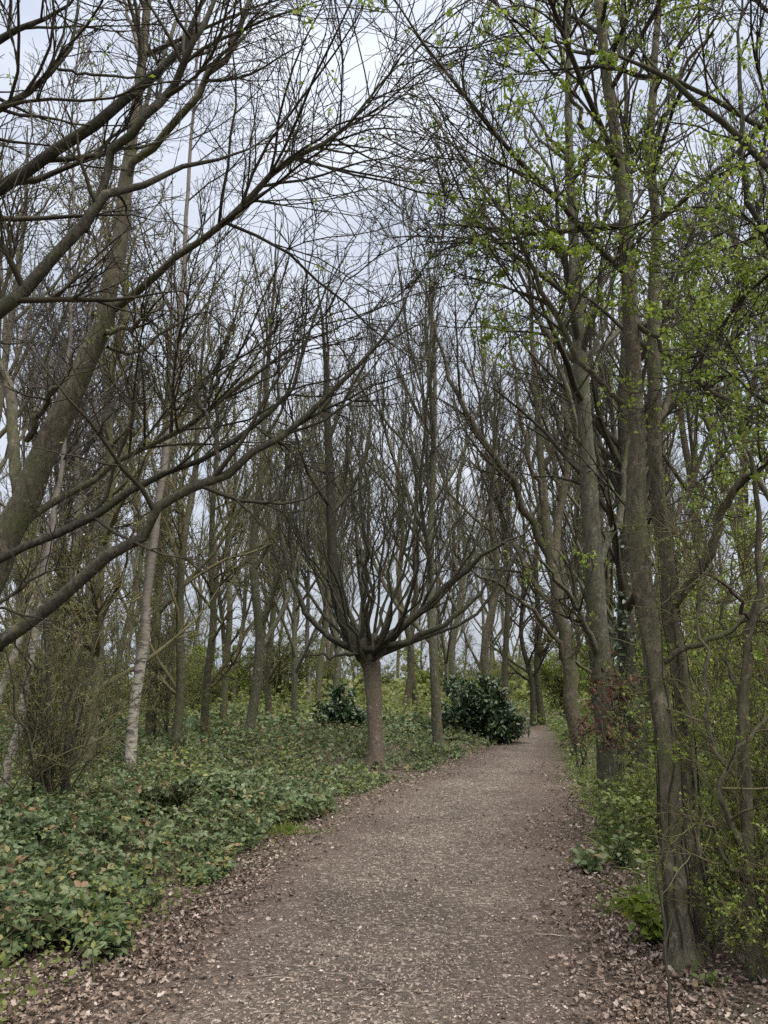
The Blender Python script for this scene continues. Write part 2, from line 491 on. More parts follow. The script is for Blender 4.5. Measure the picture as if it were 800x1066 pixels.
class Tree:
    """Collects world-space pieces of one tree, then links them under an Empty at its foot."""
    def __init__(s, seed): s.rng = np.random.default_rng(seed); s.trunk = []; s.limbs = []; s.crown = []; s.leaf = []; s.P = []; s.R = []

    def stem(s, P, R, S=12, rough=.07): s.trunk.append(tubes(P[None], R[None], S, rough, s.rng))

    def limb(s, P, R, S=9):
        k = np.linspace(0, 1, len(R)); R = np.minimum(R, R[0] * 1.05) * np.clip(1 - (k - .62) / .38 * .82, .18, 1)
        P = P.copy(); st = np.linalg.norm(P[-1] - P[0]) / len(P); P[2:-1] += s.rng.normal(size=(len(P) - 3, 3)) * np.minimum(.35 * R[2:-1], .09 * st)[:, None]
        s.limbs.append(tubes(P[None], R[None], S, .09, s.rng)); s.P.append(P); s.R.append(R)

    def twigs(s, C, R, S=3): s.crown.append(tubes(C, R, S))

    def finish(s, root, bark, twig, leaf=None, trunk_name='trunk', origin=None):
        o = np.array(root.location if origin is None else origin)
        V, Q = merge(s.trunk); link(trunk_name, mesh_from('trunk', V - o, [Q], bark), root)
        for V, Q in s.limbs: link('limb', mesh_from('limb', V - o, [Q], bark), root)
        if s.crown:
            V, Q = merge(s.crown); link('crown', mesh_from('crown', V - o, [Q], twig), root)
        for mat, lst in ({} if not leaf else leaf).items():
            V = np.concatenate([a[0] for a in lst]); off = np.cumsum([0] + [len(a[0]) for a in lst])
            Fc = np.concatenate([a[1] + off[k] for k, a in enumerate(lst)]); rn = np.concatenate([a[2] for a in lst])
            link('leaves', mesh_from('leaves', V - o, [Fc], M[mat], rn), root)
        return root


def foot(x, y): return (float(x), float(y), float(hgt(x, y)))


def crown_on(T, P, R, l1=(5, (25, 55), (.35, .7)), l2=6, l3=6, trop=.05, wig=.13, rt=(.006, .004, .0028), lm1=(.5, 3.2), t1=(.3, 1.), bias=None,
             lm3=(.15, .85), ang2=(20, 55)):
    """Three orders of branching on stacked parent curves; returns the finest twigs."""
    rng = T.rng; wig = wig * .75
    A, AR = grow(rng, P, R, n=l1[0], t=t1, ang=l1[1], lf=l1[2], lm=lm1, K=8, wig=wig, trop=trop, rr=.55, rtip=rt[0], bias=bias)
    T.twigs(A, AR, 5)
    B, BR = grow(rng, A, AR, n=l2 * .8, t=(.15, 1.), ang=ang2, lf=(.35, .85), lm=(.3, 2.1), K=7, wig=wig * 1.05, trop=trop, rr=.55, rtip=rt[1])
    T.twigs(B, BR, 4)
    D, DR = grow(rng, B, BR, n=l3 * .72, t=(.1, 1.), ang=(20, 58), lf=(.3, .95), lm=lm3, K=5, wig=wig * 1.1, trop=trop, rr=.6, rtip=rt[2])
    T.twigs(D, DR, 3)
    return A, B, D


def stack(Ps, Rs): return np.stack(Ps), np.stack(Rs)


# ================================================================== the setting
def ground():
    g = np.concatenate([-np.geomspace(400, 14, 22), np.linspace(-13, 13, 105), np.geomspace(14, 400, 22)])
    yy = np.concatenate([-np.geomspace(60, 6, 10), np.linspace(-5, 30, 141), np.geomspace(31, 500, 34)])
    X, Y = np.meshgrid(g, yy)
    Z = hgt(X, Y)
    inside = np.minimum(X - pl(Y), pr(Y) - X)
    Z = Z - .05 * np.clip((inside - .12) / .2, 0, 1) * ((Y > -6) & (Y < 44))
    V = np.stack([X, Y, Z], -1).reshape(-1, 3)
    ny, nx = X.shape
    i = (np.arange(ny - 1)[:, None] * nx + np.arange(nx - 1)[None]).ravel()
    o = link('ground', mesh_from('ground', V, [np.stack([i, i + 1, i + nx + 1, i + nx], 1)], M['soil']))
    tag(o, 'brown woodland soil under leaf litter and brambles', kind='structure')


def path():
    yy = np.concatenate([np.arange(-5, 16, .08), np.arange(16, 40, .25)])
    n = 34; s = np.linspace(0, 1, n)
    wl = (vnoise(yy * 2.2, yy * 0, 41) - .5) * .3; wr = (vnoise(yy * 2.2, yy * 0, 42) - .5) * .3
    X = (pl(yy) + wl)[:, None] * (1 - s) + (pr(yy) + wr)[:, None] * s
    Y = np.repeat(yy[:, None], n, 1)
    Z = hgt(X, Y) + .006 + .010 * (fbm(X * 6, Y * 6, 21) - .5) - .03 * ((s == 0) | (s == 1))
    V = np.stack([X, Y, Z], -1).reshape(-1, 3)
    i = (np.arange(len(yy) - 1)[:, None] * n + np.arange(n - 1)[None]).ravel()
    o = link('path', mesh_from('path', V, [np.stack([i, i + 1, i + n + 1, i + n], 1)], M['path'], np.repeat(np.abs(s - .5)[None] * 2, len(yy), 0).ravel()))
    tag(o, 'brown footpath of trodden wood chips curving into the wood', kind='structure')


ground(); path()


def pathz(x, y): return hgt(x, y) + .006 + .010 * (fbm(x * 6, y * 6, 21) - .5)


def stuff(name, label, mat, parts):
    V = np.concatenate([a[0] for a in parts]); off = np.cumsum([0] + [len(a[0]) for a in parts])
    Fc = np.concatenate([a[1] + off[k] for k, a in enumerate(parts)]); rn = np.concatenate([a[2] for a in parts])
    o = link(name, mesh_from(name, V, [Fc], M[mat], rn)); tag(o, label, kind='stuff'); return o


def scatter_y(rng, N, y0, y1):      # density falling off with distance
    u = rng.uniform(size=N); return 1 / (1 / y0 + u * (1 / y1 - 1 / y0))


rng = np.random.default_rng(3)
# wood chips and splinters on the path
N = 40000
y = scatter_y(rng, N, 2.6, 22); s = rng.uniform(-.03, 1.03, N)
x = pl(y) * (1 - s) + pr(y) * s
p = np.stack([x, y, pathz(x, y) + rng.uniform(-.002, .006, N)], 1)
f = rdir(rng, N, 0, .12)
stuff('wood_chips', 'pale wood chips and splinters strewn over the path', 'chip',
      [blades('chip', p, f, rdir(rng, N, 3), rng.uniform(.006, .025, N), rng.beta(1.6, 2.2, N))])

# leaf litter: thick at both edges of the path, some on it, under the brambles and beneath the right-hand trees
parts = []
def litter(N, y0, y1, fx, size=(.016, .044), lo=0., hi=1.):
    y = scatter_y(rng, N, y0, y1); x = fx(y, N)
    z = np.where((x > pl(y)) & (x < pr(y)), pathz(x, y), hgt(x, y)) + rng.uniform(.002, .03, N)
    parts.append(blades('dead', np.stack([x, y, z], 1), rdir(rng, N, 0, .35), rdir(rng, N, 1.6), rng.uniform(size[0], size[1], N) * rng.uniform(.6, 1.2, N), rng.uniform(lo, hi, N)))
litter(15000, 2.6, 20, lambda y, n: pl(y) - .02 - rng.normal(size=n) * .26 * (.4 + 1.2 * vnoise(y * 1.7, y * 0, 3)))
litter(14000, 2.6, 16, lambda y, n: pr(y) + .1 + rng.normal(size=n) * .28 * (.4 + 1.2 * vnoise(y * 1.7, y * 0, 6)))
litter(26000, 2.6, 14, lambda y, n: pr(y) + rng.uniform(0, 3.4, n))
litter(34000, 3., 22, lambda y, n: pl(y) - rng.uniform(0, 8, n))
litter(26000, 2.6, 12, lambda y, n: pl(y) - rng.uniform(0, 3.6, n))
litter(5000, 2.6, 16, lambda y, n: pl(y) + (pr(y) - pl(y)) * rng.uniform(0, 1, n), (.01, .03))
litter(9000, 2.6, 18, lambda y, n: pl(y) + (pr(y) - pl(y)) * np.clip(.5 + rng.normal(size=n) * .22, 0, 1), (.008, .02), .75, 1.)
stuff('leaf_litter', 'curled brown dead leaves lying along both path edges', 'leaf_dead', parts)

# fallen twigs
N = 520
y = scatter_y(rng, N, 2.8, 16); s = np.where(rng.uniform(size=N) < .35, rng.uniform(0, 1, N), rng.choice([-.14, 1.16], N) + rng.normal(size=N) * .15)
x = pl(y) * (1 - s) + pr(y) * s
p0 = np.stack([x, y, hgt(x, y) + .012], 1); d = rdir(rng, N, 0, .05)
C = np.empty((N, 4, 3)); C[:, 0] = p0; Ls = rng.uniform(.04, .26, N) * rng.uniform(.5, 1, N)
for k in range(1, 4):
    d = d + rng.normal(size=(N, 3)) * .18; d[:, 2] *= .3; d /= np.linalg.norm(d, axis=1, keepdims=True)
    C[:, k] = C[:, k - 1] + d * (Ls / 3)[:, None]
    C[:, k, 2] = np.maximum(C[:, k, 2], hgt(C[:, k, 0], C[:, k, 1]) + .008)
R_ = np.linspace(.004, .002, 4)[None] * rng.uniform(.6, 1.2, (N, 1))
V, Q = tubes(C, R_, 4)
tag(link('fallen_twigs', mesh_from('fallen_twigs', V, [Q], M['chip'], np.repeat(rng.uniform(.2, .85, N), 16))), 'thin broken twigs lying on the path and its edges', kind='stuff')

def weeds(rng, n, y0, y1, x_of, size, hmax, thr, mat_kind='leaflet'):
    y = scatter_y(rng, n, y0, y1); x = x_of(y, n)
    k = fbm(x * 1.3, y * 1.3, 91) > thr
    x, y = x[k], y[k]; n = len(x)
    hh = hmax * (.3 + fbm(x * .9, y * .9, 95)) * rng.uniform(.1, 1, n)
    c = np.stack([x, y, hgt(x, y) + hh], 1)
    return blades(mat_kind, c, rdir(rng, n, .05, .5), rdir(rng, n, 1.4), rng.uniform(size[0], size[1], n), rng.uniform(0, 1, n))


# ------------------------------------------------------------------ brambles on the left bank
def bramble_h(x, y):
    d = pl(y) - x
    return .88 * (.06 + .66 * fbm(x * .8, y * .8, 71) ** 1.5 + .25 * fbm(x * .2, y * .2, 72)) * np.clip(.25 + d / 1.6, .2, 1) * (1 - .72 * np.exp(-((y - 12.6) / 2.6) ** 4 - ((d - 1.2) / 2.8) ** 4))


def bramble_band(rng, n, y0, y1, x_of, size, thr, zlo=.35):
    y = scatter_y(rng, n, y0, y1); x = x_of(y, n)
    d = pl(y) - x
    dens = .5 + 1.3 * (fbm(x * 1.9, y * 1.9, 77, 3) - .5) + .22 * np.clip(d / 2.5 - .4, -.22, 1) + .012 * np.clip(y - 6, 0, 12)
    k = (dens > thr) & (d > .0 + .5 * vnoise(y * 1.6, y * 0, 5))
    x, y = x[k], y[k]; n = len(x)
    h = bramble_h(x, y) * rng.uniform(zlo, 1.05, n)
    c = np.stack([x, y, hgt(x, y) + h], 1)
    f = rdir(rng, n, -.15, .45); up = rdir(rng, n, 1.7)
    side = np.cross(f, up); side /= np.linalg.norm(side, axis=1, keepdims=True)
    sz = rng.uniform(size[0], size[1], n); rn = np.clip(rng.normal(.5, .27, n) + .25 * (fbm(x * 2, y * 2, 31) - .5), 0, 1)
    out = []
    for a in (0, 75, -75):      # three leaflets to a leaf
        ff = np.cos(np.radians(a)) * f + np.sin(np.radians(a)) * side
        out.append(blades('leaflet', c + ff * sz[:, None] * .12, ff + rng.normal(size=(n, 3)) * .12, up + rng.normal(size=(n, 3)) * .15, sz * (1.1 if a == 0 else .9), np.clip(rn + rng.normal(size=n) * .05, 0, 1)))
    return out, c


rng = np.random.default_rng(8)
bp1, c1 = bramble_band(rng, 46000, 3.2, 10, lambda y, n: pl(y) - rng.uniform(0, 1, n) * (1.2 + .42 * y), (.03, .07), .375)
bp2, c2 = bramble_band(rng, 40000, 9, 24, lambda y, n: pl(y) - rng.uniform(0, 1, n) * (2 + .55 * y), (.036, .082), .44)
bp3, c3 = bramble_band(rng, 24000, 20, 50, lambda y, n: pl(y) - rng.uniform(0, 1, n) * (4 + .7 * y), (.1, .2), .34)
stuff('bramble_cover', 'green three leaved brambles covering the bank left of the path', 'leaf_bramble', bp1 + bp2 + bp3)
stuff('bank_seedlings', 'small yellow green seedlings scattered through the brambles', 'leaf_olive', [
    weeds(rng, 9000, 3.4, 14, lambda y, n: pl(y) - .05 - rng.uniform(0, 1, n) * (1 + .45 * y), (.02, .05), .35, .5),
    weeds(rng, 12000, 10, 34, lambda y, n: pl(y) - .1 - rng.uniform(0, 1, n) * (2 + .6 * y), (.03, .08), .6, .5)])
# arching bramble canes
cc = np.concatenate([c1[::40], c2[::22]]); n = len(cc)
C = np.empty((n, 6, 3)); d = rdir(rng, n, 0, .1); Lr = rng.uniform(.25, .8, n)
for k, t in enumerate(np.linspace(0, 1, 6)):
    C[:, k] = cc + d * ((t - .5) * Lr)[:, None]
    g = hgt(C[:, k, 0], C[:, k, 1]); top = bramble_h(C[:, k, 0], C[:, k, 1])
    C[:, k, 2] = g + top * (.15 + .8 * np.sin(PI * (.12 + .75 * t)))
V, Q = tubes(C, np.linspace(.0034, .0018, 6)[None].repeat(n, 0), 4)
tag(link('bramble_stems', mesh_from('bramble_stems', V, [Q], M['stem_red'])), 'thin reddish bramble canes arching among their leaves', kind='stuff')

# ------------------------------------------------------------------ weeds on the right verge
rng = np.random.default_rng(21)
stuff('verge_weeds', 'low fresh green weeds on the verge right of the path', 'leaf_nettle', [
    weeds(rng, 26000, 7.5, 24, lambda y, n: pr(y) + .05 + .7 * vnoise(y * 1.4, y * 0, 61) + rng.uniform(0, 1, n) ** 1.2 * 3.2, (.028, .068), .6, .47),
    weeds(rng, 9000, 4.2, 9, lambda y, n: pr(y) + .85 + rng.uniform(0, 1, n) * 3.4, (.03, .06), .4, .52),
    weeds(rng, 16000, 18, 45, lambda y, n: pr(y) + .2 + rng.uniform(0, 1, n) * 14, (.09, .17), .6, .35)])
stuff('verge_grass', 'thin grass blades among the weeds right of the path', 'grass', [
    weeds(rng, 9000, 6, 18, lambda y, n: pr(y) + .2 + rng.uniform(0, 1, n) ** 1.4 * 3, (.12, .3), .06, .4, 'blade')])
rng = np.random.default_rng(23)
stuff('undergrowth', 'yellow green undergrowth filling the floor of the far wood', 'leaf_olive', [
    weeds(rng, 26000, 34, 110, lambda y, n: rng.uniform(-1, 1, n) * y * .75, (.14, .34), 1.7, .3),
    weeds(rng, 9000, 22, 40, lambda y, n: pl(y) - 1.5 - rng.uniform(0, 1, n) * 16, (.08, .16), 1.1, .42),
    weeds(rng, 9000, 14, 36, lambda y, n: pr(y) + 2.2 + rng.uniform(0, 1, n) * 16, (.07, .15), 1.3, .4)])
# bright tuft of grass on the left edge
n = 900
g0 = gpt(288, 868); a = rng.normal(size=(n, 2)) * (.2, .11)
x, y = g0[0] + a[:, 0], g0[1] + a[:, 1]
f = rdir(rng, n, 1.1); c = np.stack([x, y, hgt(x, y)], 1)
o = stuff('grass_tuft', 'small bright green grass tuft on the left path edge', 'grass', [blades('blade', c, f, rdir(rng, n, .3), rng.uniform(.05, .14, n), rng.uniform(.3, 1, n), np.full(n, 2.))])
o['kind'] = 'thing'; o['category'] = 'grass tuft'
print('ground cover done')

# ================================================================== foreground trees traced from the photograph
NTW = 1.0
# ---- A: big leaning tree on the left
WS = .64
T = Tree(101); rng = T.rng
D = 6.2
P, R = traced([(-130, 930, D, 62), (-75, 760, D, 54), (-5, 590, D, 50), (40, 490, D, 44), (72, 415, D, 39), (104, 345, D, 34), (120, 280, D, 29),
               (128, 215, D, 26), (134, 170, D, 23), (142, 110, D, 18), (150, 50, D, 16), (156, -20, D, 14), (166, -110, D, 10), (172, -230, D, 5)], 34, True, rng)
T.stem(P, flare(P, R), 18, .05)
A0 = (P, R)
lims = [
    [(22, 520, D, 22), (14, 450, D + .1, 19), (4, 390, D + .3, 16), (-18, 310, D + .5, 15), (-50, 200, D + .8, 10)],
    [(118, 322, D, 16), (165, 285, D - .2, 13), (240, 230, D - .4, 12), (285, 182, D - .5, 10), (345, 145, D - .6, 8), (400, 85, D - .7, 6), (470, 10, D - .8, 3)],
    [(130, 190, D, 17), (150, 160, D - .1, 15), (195, 118, D - .3, 14), (225, 75, D - .4, 12), (245, 40, D - .5, 10), (262, -10, D - .6, 8), (285, -120, D - .7, 4)],
    [(105, 345, D, 10), (130, 342, D - .3, 8), (155, 328, D - .5, 7), (176, 315, D - .6, 5)],
    [(112, 362, D, 8), (140, 366, D + .2, 6), (165, 350, D + .3, 5), (200, 330, D + .4, 4), (250, 318, D + .5, 3)],
    [(28, 458, D, 11), (45, 425, D - .2, 10), (62, 398, D - .3, 7), (95, 385, D - .3, 4)],
    [(142, 120, D, 9), (165, 70, D + .2, 8), (185, 20, D + .4, 7), (200, -60, D + .6, 4)],
    [(148, 70, D, 7), (135, 20, D + .3, 6), (115, -60, D + .5, 3)],
    [(85, 507, D + .2, 10), (130, 478, D + .2, 9), (185, 452, D + .1, 9), (215, 432, D, 8), (245, 408, D, 8), (285, 375, D - .1, 7), (322, 345, D - .2, 6), (362, 290, D - .3, 3)],
]
lims[8] = [(20, 548, D, 14)] + lims[8]
for l in lims:
    P, R = traced(l, 16, False, rng, .012); T.limb(P, R)
Pm, Rm = stack(T.P, T.R)
_, _, Tw = crown_on(T, Pm, Rm, (11, (25, 60), (.3, .75)), 7, 6, .03, .16, (.0055, .0035, .0026), (.4, 2.2))
P2, R2 = smooth_line(A0[0][18:], A0[1][18:], 16)
_, _, Tw2 = crown_on(T, P2[None], R2[None], (22, (30, 70), (.3, .6)), 6, 6, .05, .15, (.006, .0035, .0026), (.8, 2.6))
LV = {'leaf_fresh': [leaves_on(rng, Tw, .08, (.02, .045), cluster=3)]}
b = A0[0][0]
T.finish(thing('tree', 'thick grey trunk leaning in from the left edge across the sky', 'tree', foot(b[0], b[1])), M['bark_brown'], M['twig_dark'], LV)

# ---- B: nearer tree just outside the left edge; its dark limbs reach into view
WS = .95
T = Tree(102); rng = T.rng
D = 4.6
P, R = traced([(-330, 1010, D, 70), (-310, 760, D, 58), (-290, 560, D, 52), (-285, 380, D, 44), (-280, 200, D, 34), (-270, 0, D, 24), (-260, -200, D, 12)], 26, True, rng)
T.stem(P, flare(P, R), 16, .06); B0 = (P, R)
lims = [
    [(-288, 520, D, 30), (-200, 455, D, 24), (-100, 385, D, 20), (0, 325, D, 17), (50, 283, D, 15), (95, 232, D, 13), (120, 199, D, 11), (165, 187, D + .1, 9), (215, 166, D + .2, 8), (255, 157, D + .3, 6), (310, 120, D + .5, 4)],
    [(-286, 400, D, 28), (-180, 300, D, 22), (-80, 235, D, 19), (0, 193, D, 16), (50, 166, D, 15), (100, 130, D, 14), (145, 95, D, 13), (190, 45, D, 11), (222, -10, D, 9), (262, -90, D, 4)],
    [(88, 240, D + .02, 10), (104, 200, D + .02, 10), (112, 172, D + .02, 11), (122, 153, D, 12), (150, 125, D - .1, 11), (178, 92, D - .1, 10), (200, 50, D - .2, 9), (226, -5, D - .2, 7), (262, -90, D - .2, 3)],
    [(-282, 300, D, 24), (-200, 190, D - .2, 20), (-120, 120, D - .2, 17), (-40, 60, D - .2, 14), (0, 37, D - .2, 12), (40, 20, D - .2, 10), (72, 3, D - .2, 8), (110, -40, D - .2, 4)],
    [(-283, 330, D, 18), (-150, 220, D - .3, 13), (-60, 150, D - .3, 11), (0, 116, D - .3, 9), (35, 88, D - .3, 8), (64, 70, D - .3, 8), (76, 40, D - .3, 7), (83, -10, D - .3, 5), (90, -70, D - .3, 3)],
    [(60, 72, D - .3, 4), (95, 78, D - .2, 3.5), (140, 80, D - .1, 3), (175, 70, D, 2.5)],
]
for l in lims:
    P, R = traced(l, 18, False, rng, .008); T.limb(P, R)
Pm, Rm = stack(T.P, T.R)
_, _, Tw = crown_on(T, Pm, Rm, (10, (25, 65), (.2, .6)), 6, 6, .02, .17, (.0042, .003, .0022), (.3, 1.5), (.35, 1.))
LV = {'leaf_fresh': [leaves_on(rng, Tw, .05, (.02, .04), cluster=3)]}
b = B0[0][0]
T.finish(thing('tree', 'dark limbs sweeping up over the top left corner from a near tree', 'tree', foot(b[0], b[1])), M['bark_dark'], M['twig_dark'], LV)

# ---- B2: low tree on the left whose two long boughs cross the middle of the view
WS = .85
T = Tree(103); rng = T.rng
D = 5.2
P, R = traced([(-230, 975, D, 44), (-215, 870, D, 38), (-190, 780, D, 34), (-150, 720, D, 27), (-80, 705, D, 21), (0, 672, D, 17)], 18, True, rng)
T.stem(P, flare(P, R), 14, .06); B0 = (P, R)
lims = [
    [(-12, 677, D, 17), (35, 645, D, 16), (75, 612, D, 15), (110, 583, D, 15), (142, 565, D, 13), (158, 545, D, 12), (168, 528, D, 13), (195, 512, D, 13), (230, 494, D, 12), (262, 470, D, 9), (300, 450, D, 8), (325, 430, D, 7), (350, 402, D, 7), (400, 352, D, 6), (440, 282, D, 4), (480, 215, D, 2.5)],
    [(-150, 720, D, 18), (-80, 640, D + .1, 13), (0, 582, D + .1, 10), (50, 560, D + .1, 10), (100, 536, D + .1, 10), (165, 493, D + .1, 8), (220, 476, D, 7), (252, 455, D, 7), (300, 414, D, 6), (312, 380, D, 6), (325, 340, D, 5), (350, 282, D, 4), (400, 200, D, 2)],
    [(226, 494, D, 7), (226, 478, D, 6), (222, 455, D, 6), (212, 425, D, 5), (203, 405, D, 4), (180, 385, D, 3)],
    [(213, 425, D, 4.5), (216, 400, D, 4), (218, 385, D, 3), (222, 372, D, 2)],
    [(214, 422, D, 4), (228, 395, D - .05, 4), (250, 372, D - .1, 3), (262, 360, D - .1, 2)],
    [(-190, 780, D, 16), (-100, 700, D - .2, 10), (0, 630, D - .3, 7), (40, 600, D - .3, 6), (75, 590, D - .3, 4), (105, 596, D - .3, 3)],
]
for l in lims:
    P, R = traced(l, 20, False, rng, .008); T.limb(P, R)
Pm, Rm = stack(T.P, T.R)
_, _, Tw = crown_on(T, Pm, Rm, (8, (25, 70), (.12, .4)), 5, 5, .03, .2, (.0038, .0028, .002), (.25, 1.3), (.3, 1.))
LV = {'leaf_bud': [leaves_on(rng, Tw, .12, (.012, .03), cluster=2)]}
b = B0[0][0]
T.finish(thing('tree', 'low tree with two long boughs rising across the middle left', 'tree', foot(b[0], b[1])), M['bark_dark'], M['twig_dark'], LV)

# ---- C: pollard-like tree in the centre
WS = .84
T = Tree(104); rng = T.rng
D = 14.6
P, R = traced([(391, 797, D, 22), (391, 770, D, 19), (389, 730, D, 18.5), (388, 700, D, 20), (387, 690, D, 23), (386, 682, D, 18), (386, 676, D, 6)], 18, True, rng, .003)
T.stem(P, flare(P, R, .6, .12), 18, .1); C0 = P
for k in range(26):
    az = rng.uniform(0, 2 * PI); e = rng.uniform(.0, 1.0)
    out = 2.6 * (1 - e) ** .8 + .15; hh = rng.uniform(3.5, 7.2)
    z0 = px(385, rng.uniform(660, 684), D); z0[1] = D
    dx, dy = cos(az), sin(az) * .9
    pts = [z0 + np.array([dx, dy, 0]) * .12 - np.array([0, 0, .1]), z0 + np.array([dx * out * .35, dy * out * .35, .22 + .2 * e]), z0 + np.array([dx * out * .75, dy * out * .75, .8 + 1.1 * e]),
           z0 + np.array([dx * out, dy * out, .4 * hh]), z0 + np.array([dx * out * 1.08, dy * out * 1.08, .7 * hh]), z0 + np.array([dx * out * 1.2, dy * out * 1.2, hh])]
    P, R = smooth_line(pts, np.array([.058, .034, .025, .019, .012, .005]) * rng.uniform(.6, 1.15), 16, rng, .05)
    T.limb(P, R, 7)
P, R = traced([(387, 694, D, 16), (386, 684, D, 25), (384, 673, D, 33), (384, 664, D, 27), (384, 658, D, 10)], 16, False, rng, .02); T.stem(P, R, 16, .2)
# the thick central leader
P, R = traced([(378, 686, D, 15), (354, 640, D, 14), (346, 590, D, 13), (344, 530, D, 12), (343, 470, D, 11), (340, 400, D, 9), (335, 330, D, 6), (330, 250, D, 3)], 16, False, rng, .02); T.limb(P, R, 9)
for l in ([(395, 675, D, 11), (425, 650, D - .3, 10), (460, 615, D - .6, 8), (500, 580, D - .9, 6), (545, 555, D - 1.2, 4), (580, 520, D - 1.4, 2)],
          [(378, 678, D, 10), (345, 665, D - .2, 8), (320, 640, D - .3, 7), (300, 590, D - .3, 6), (290, 520, D - .2, 4), (285, 440, D, 2)],
          [(385, 682, D, 6), (355, 683, D - .3, 4), (330, 680, D - .5, 3), (305, 684, D - .7, 2)],
          [(392, 672, D, 11), (430, 664, D - .3, 8), (475, 640, D - .4, 6), (505, 610, D - .5, 4), (530, 560, D - .6, 2)]):
    P, R = traced(l, 16, False, rng, .02); T.limb(P, R, 7)
Pm, Rm = stack(T.P, T.R)
_, _, Tw = crown_on(T, Pm, Rm, (4.5, (15, 50), (.25, .6)), 4, 3.5, .10, .12, (.006, .0044, .0032), (.5, 2.8), (.2, 1.), lm3=(.25, 1.), ang2=(15, 45))
T.finish(thing('tree', 'round topped pollard with reddish trunk and branches fanning from one knot', 'tree', foot(C0[0][0], C0[0][1])), M['bark_red'], M['twig_dark'])
for o in COL.objects:
    if o.name.startswith('limb') and o.parent and o.parent.get('label', '').startswith('round topped'): o.data.materials[0] = M['bark_dark']

# ---- R1: twin-stemmed tree, nearest on the right
def side_crown(T, P, R, n=24, lm=(.8, 2.8), t1=(.35, 1.), trop=.03, ang=(35, 75), l2=6, l3=6, rt=(.0055, .0035, .0026), wig=.15):
    return crown_on(T, P[None], R[None], (n, ang, (.2, .5)), l2, l3, trop, wig, rt, lm, t1)


WS = .86
T = Tree(105); rng = T.rng
D = 4.9
P, R = traced([(712, 985, D, 36), (708, 950, D, 29), (700, 880, D, 26), (696, 800, D, 25), (686, 720, D, 24), (680, 670, D, 24), (669, 600, D, 24), (664, 540, D, 23), (662, 450, D, 21), (658, 350, D, 20), (652, 250, D, 18),
               (643, 160, D, 16), (632, 80, D, 14), (624, 0, D, 12), (612, -120, D, 8), (600, -260, D, 4)], 36, True, rng, .005)
T.stem(P, flare(P, R, .75, .11), 18, .1); R0 = (P, R)
P, R = traced([(734, 982, D + .15, 29), (729, 930, D + .15, 24), (723, 870, D + .2, 20), (716, 790, D + .25, 18), (708, 710, D + .3, 18), (700, 650, D + .3, 18), (690, 560, D + .3, 18), (684, 460, D + .3, 17), (681, 360, D + .3, 15), (681, 250, D + .3, 14), (678, 150, D + .3, 12), (682, 60, D + .3, 10), (690, -40, D + .3, 8), (700, -200, D + .3, 4)], 34, True, rng, .008)
T.stem(P, R, 14, .06); R1 = (P, R)
for l in [
    [(700, 632, D + .3, 13), (728, 592, D + .1, 12), (745, 560, D, 11), (762, 515, D - .1, 10), (800, 480, D - .3, 8), (850, 440, D - .5, 5)],
    [(690, 690, D, 8), (715, 678, D - .1, 7), (760, 655, D - .2, 6), (800, 630, D - .2, 6), (850, 600, D - .2, 4)],
    [(658, 360, D, 9), (640, 420, D + .6, 3), (655, 340, D + .7, 4), (600, 290, D + .8, 4), (540, 215, D + .9, 4), (500, 140, D + .9, 4), (430, 20, D + .9, 2)],
    [(655, 330, D, 7), (690, 365, D - .1, 6), (740, 405, D - .2, 6), (800, 448, D - .3, 5), (850, 470, D - .3, 3)],
    [(648, 420, D, 8), (628, 400, D - .1, 7), (605, 378, D - .2, 7), (585, 345, D - .3, 7), (560, 295, D - .4, 6), (530, 232, D - .5, 5), (480, 160, D - .6, 4), (415, 68, D - .7, 2)],
    [(684, 440, D + .3, 7), (705, 400, D + .4, 6), (740, 375, D + .5, 5), (780, 330, D + .6, 4), (830, 270, D + .7, 2)],
    [(690, 560, D + .3, 7), (712, 520, D + .4, 6), (735, 470, D + .5, 5), (752, 400, D + .6, 4), (770, 310, D + .7, 2)],
    [(678, 160, D + .3, 7), (700, 100, D + .2, 6), (735, 40, D + .1, 5), (770, -40, D, 3)],
    [(645, 180, D, 7), (610, 130, D - .2, 6), (585, 60, D - .3, 5), (570, -30, D - .4, 3)],
]:
    if l[1][1] == 420: continue
    P, R = traced(l, 18, False, rng, .012); T.limb(P, R)
Pm, Rm = stack(T.P, T.R)
_, _, Tw = crown_on(T, Pm, Rm, (9, (25, 65), (.2, .5)), 5, 6, .02, .17, (.0045, .0032, .0024), (.3, 1.7), (.2, 1.))
Ps, Rs = smooth_line(R0[0][12:], R0[1][12:], 18); Pt, Rt = smooth_line(R1[0][12:], R1[1][12:], 18)
_, _, Tx = side_crown(T, Ps, Rs, 20, t1=(.2, 1.)); _, _, Ty = side_crown(T, Pt, Rt, 18, t1=(.1, 1.))
LV = {'leaf_fresh': [leaves_on(rng, Tw[Tw[:, 0, 0] > .6], 1.2, (.016, .046), cluster=7, t=(.75, 1.)), leaves_on(rng, Tx, 1.3, (.016, .046), cluster=7, t=(.75, 1.)), leaves_on(rng, Ty, 1.3, (.016, .046), cluster=7, t=(.75, 1.))]}
b = R0[0][0]
T.finish(thing('tree', 'twin stemmed brown trunk standing nearest on the right of the path', 'tree', foot(b[0], b[1])), M['bark_brown'], M['twig_dark'], LV)

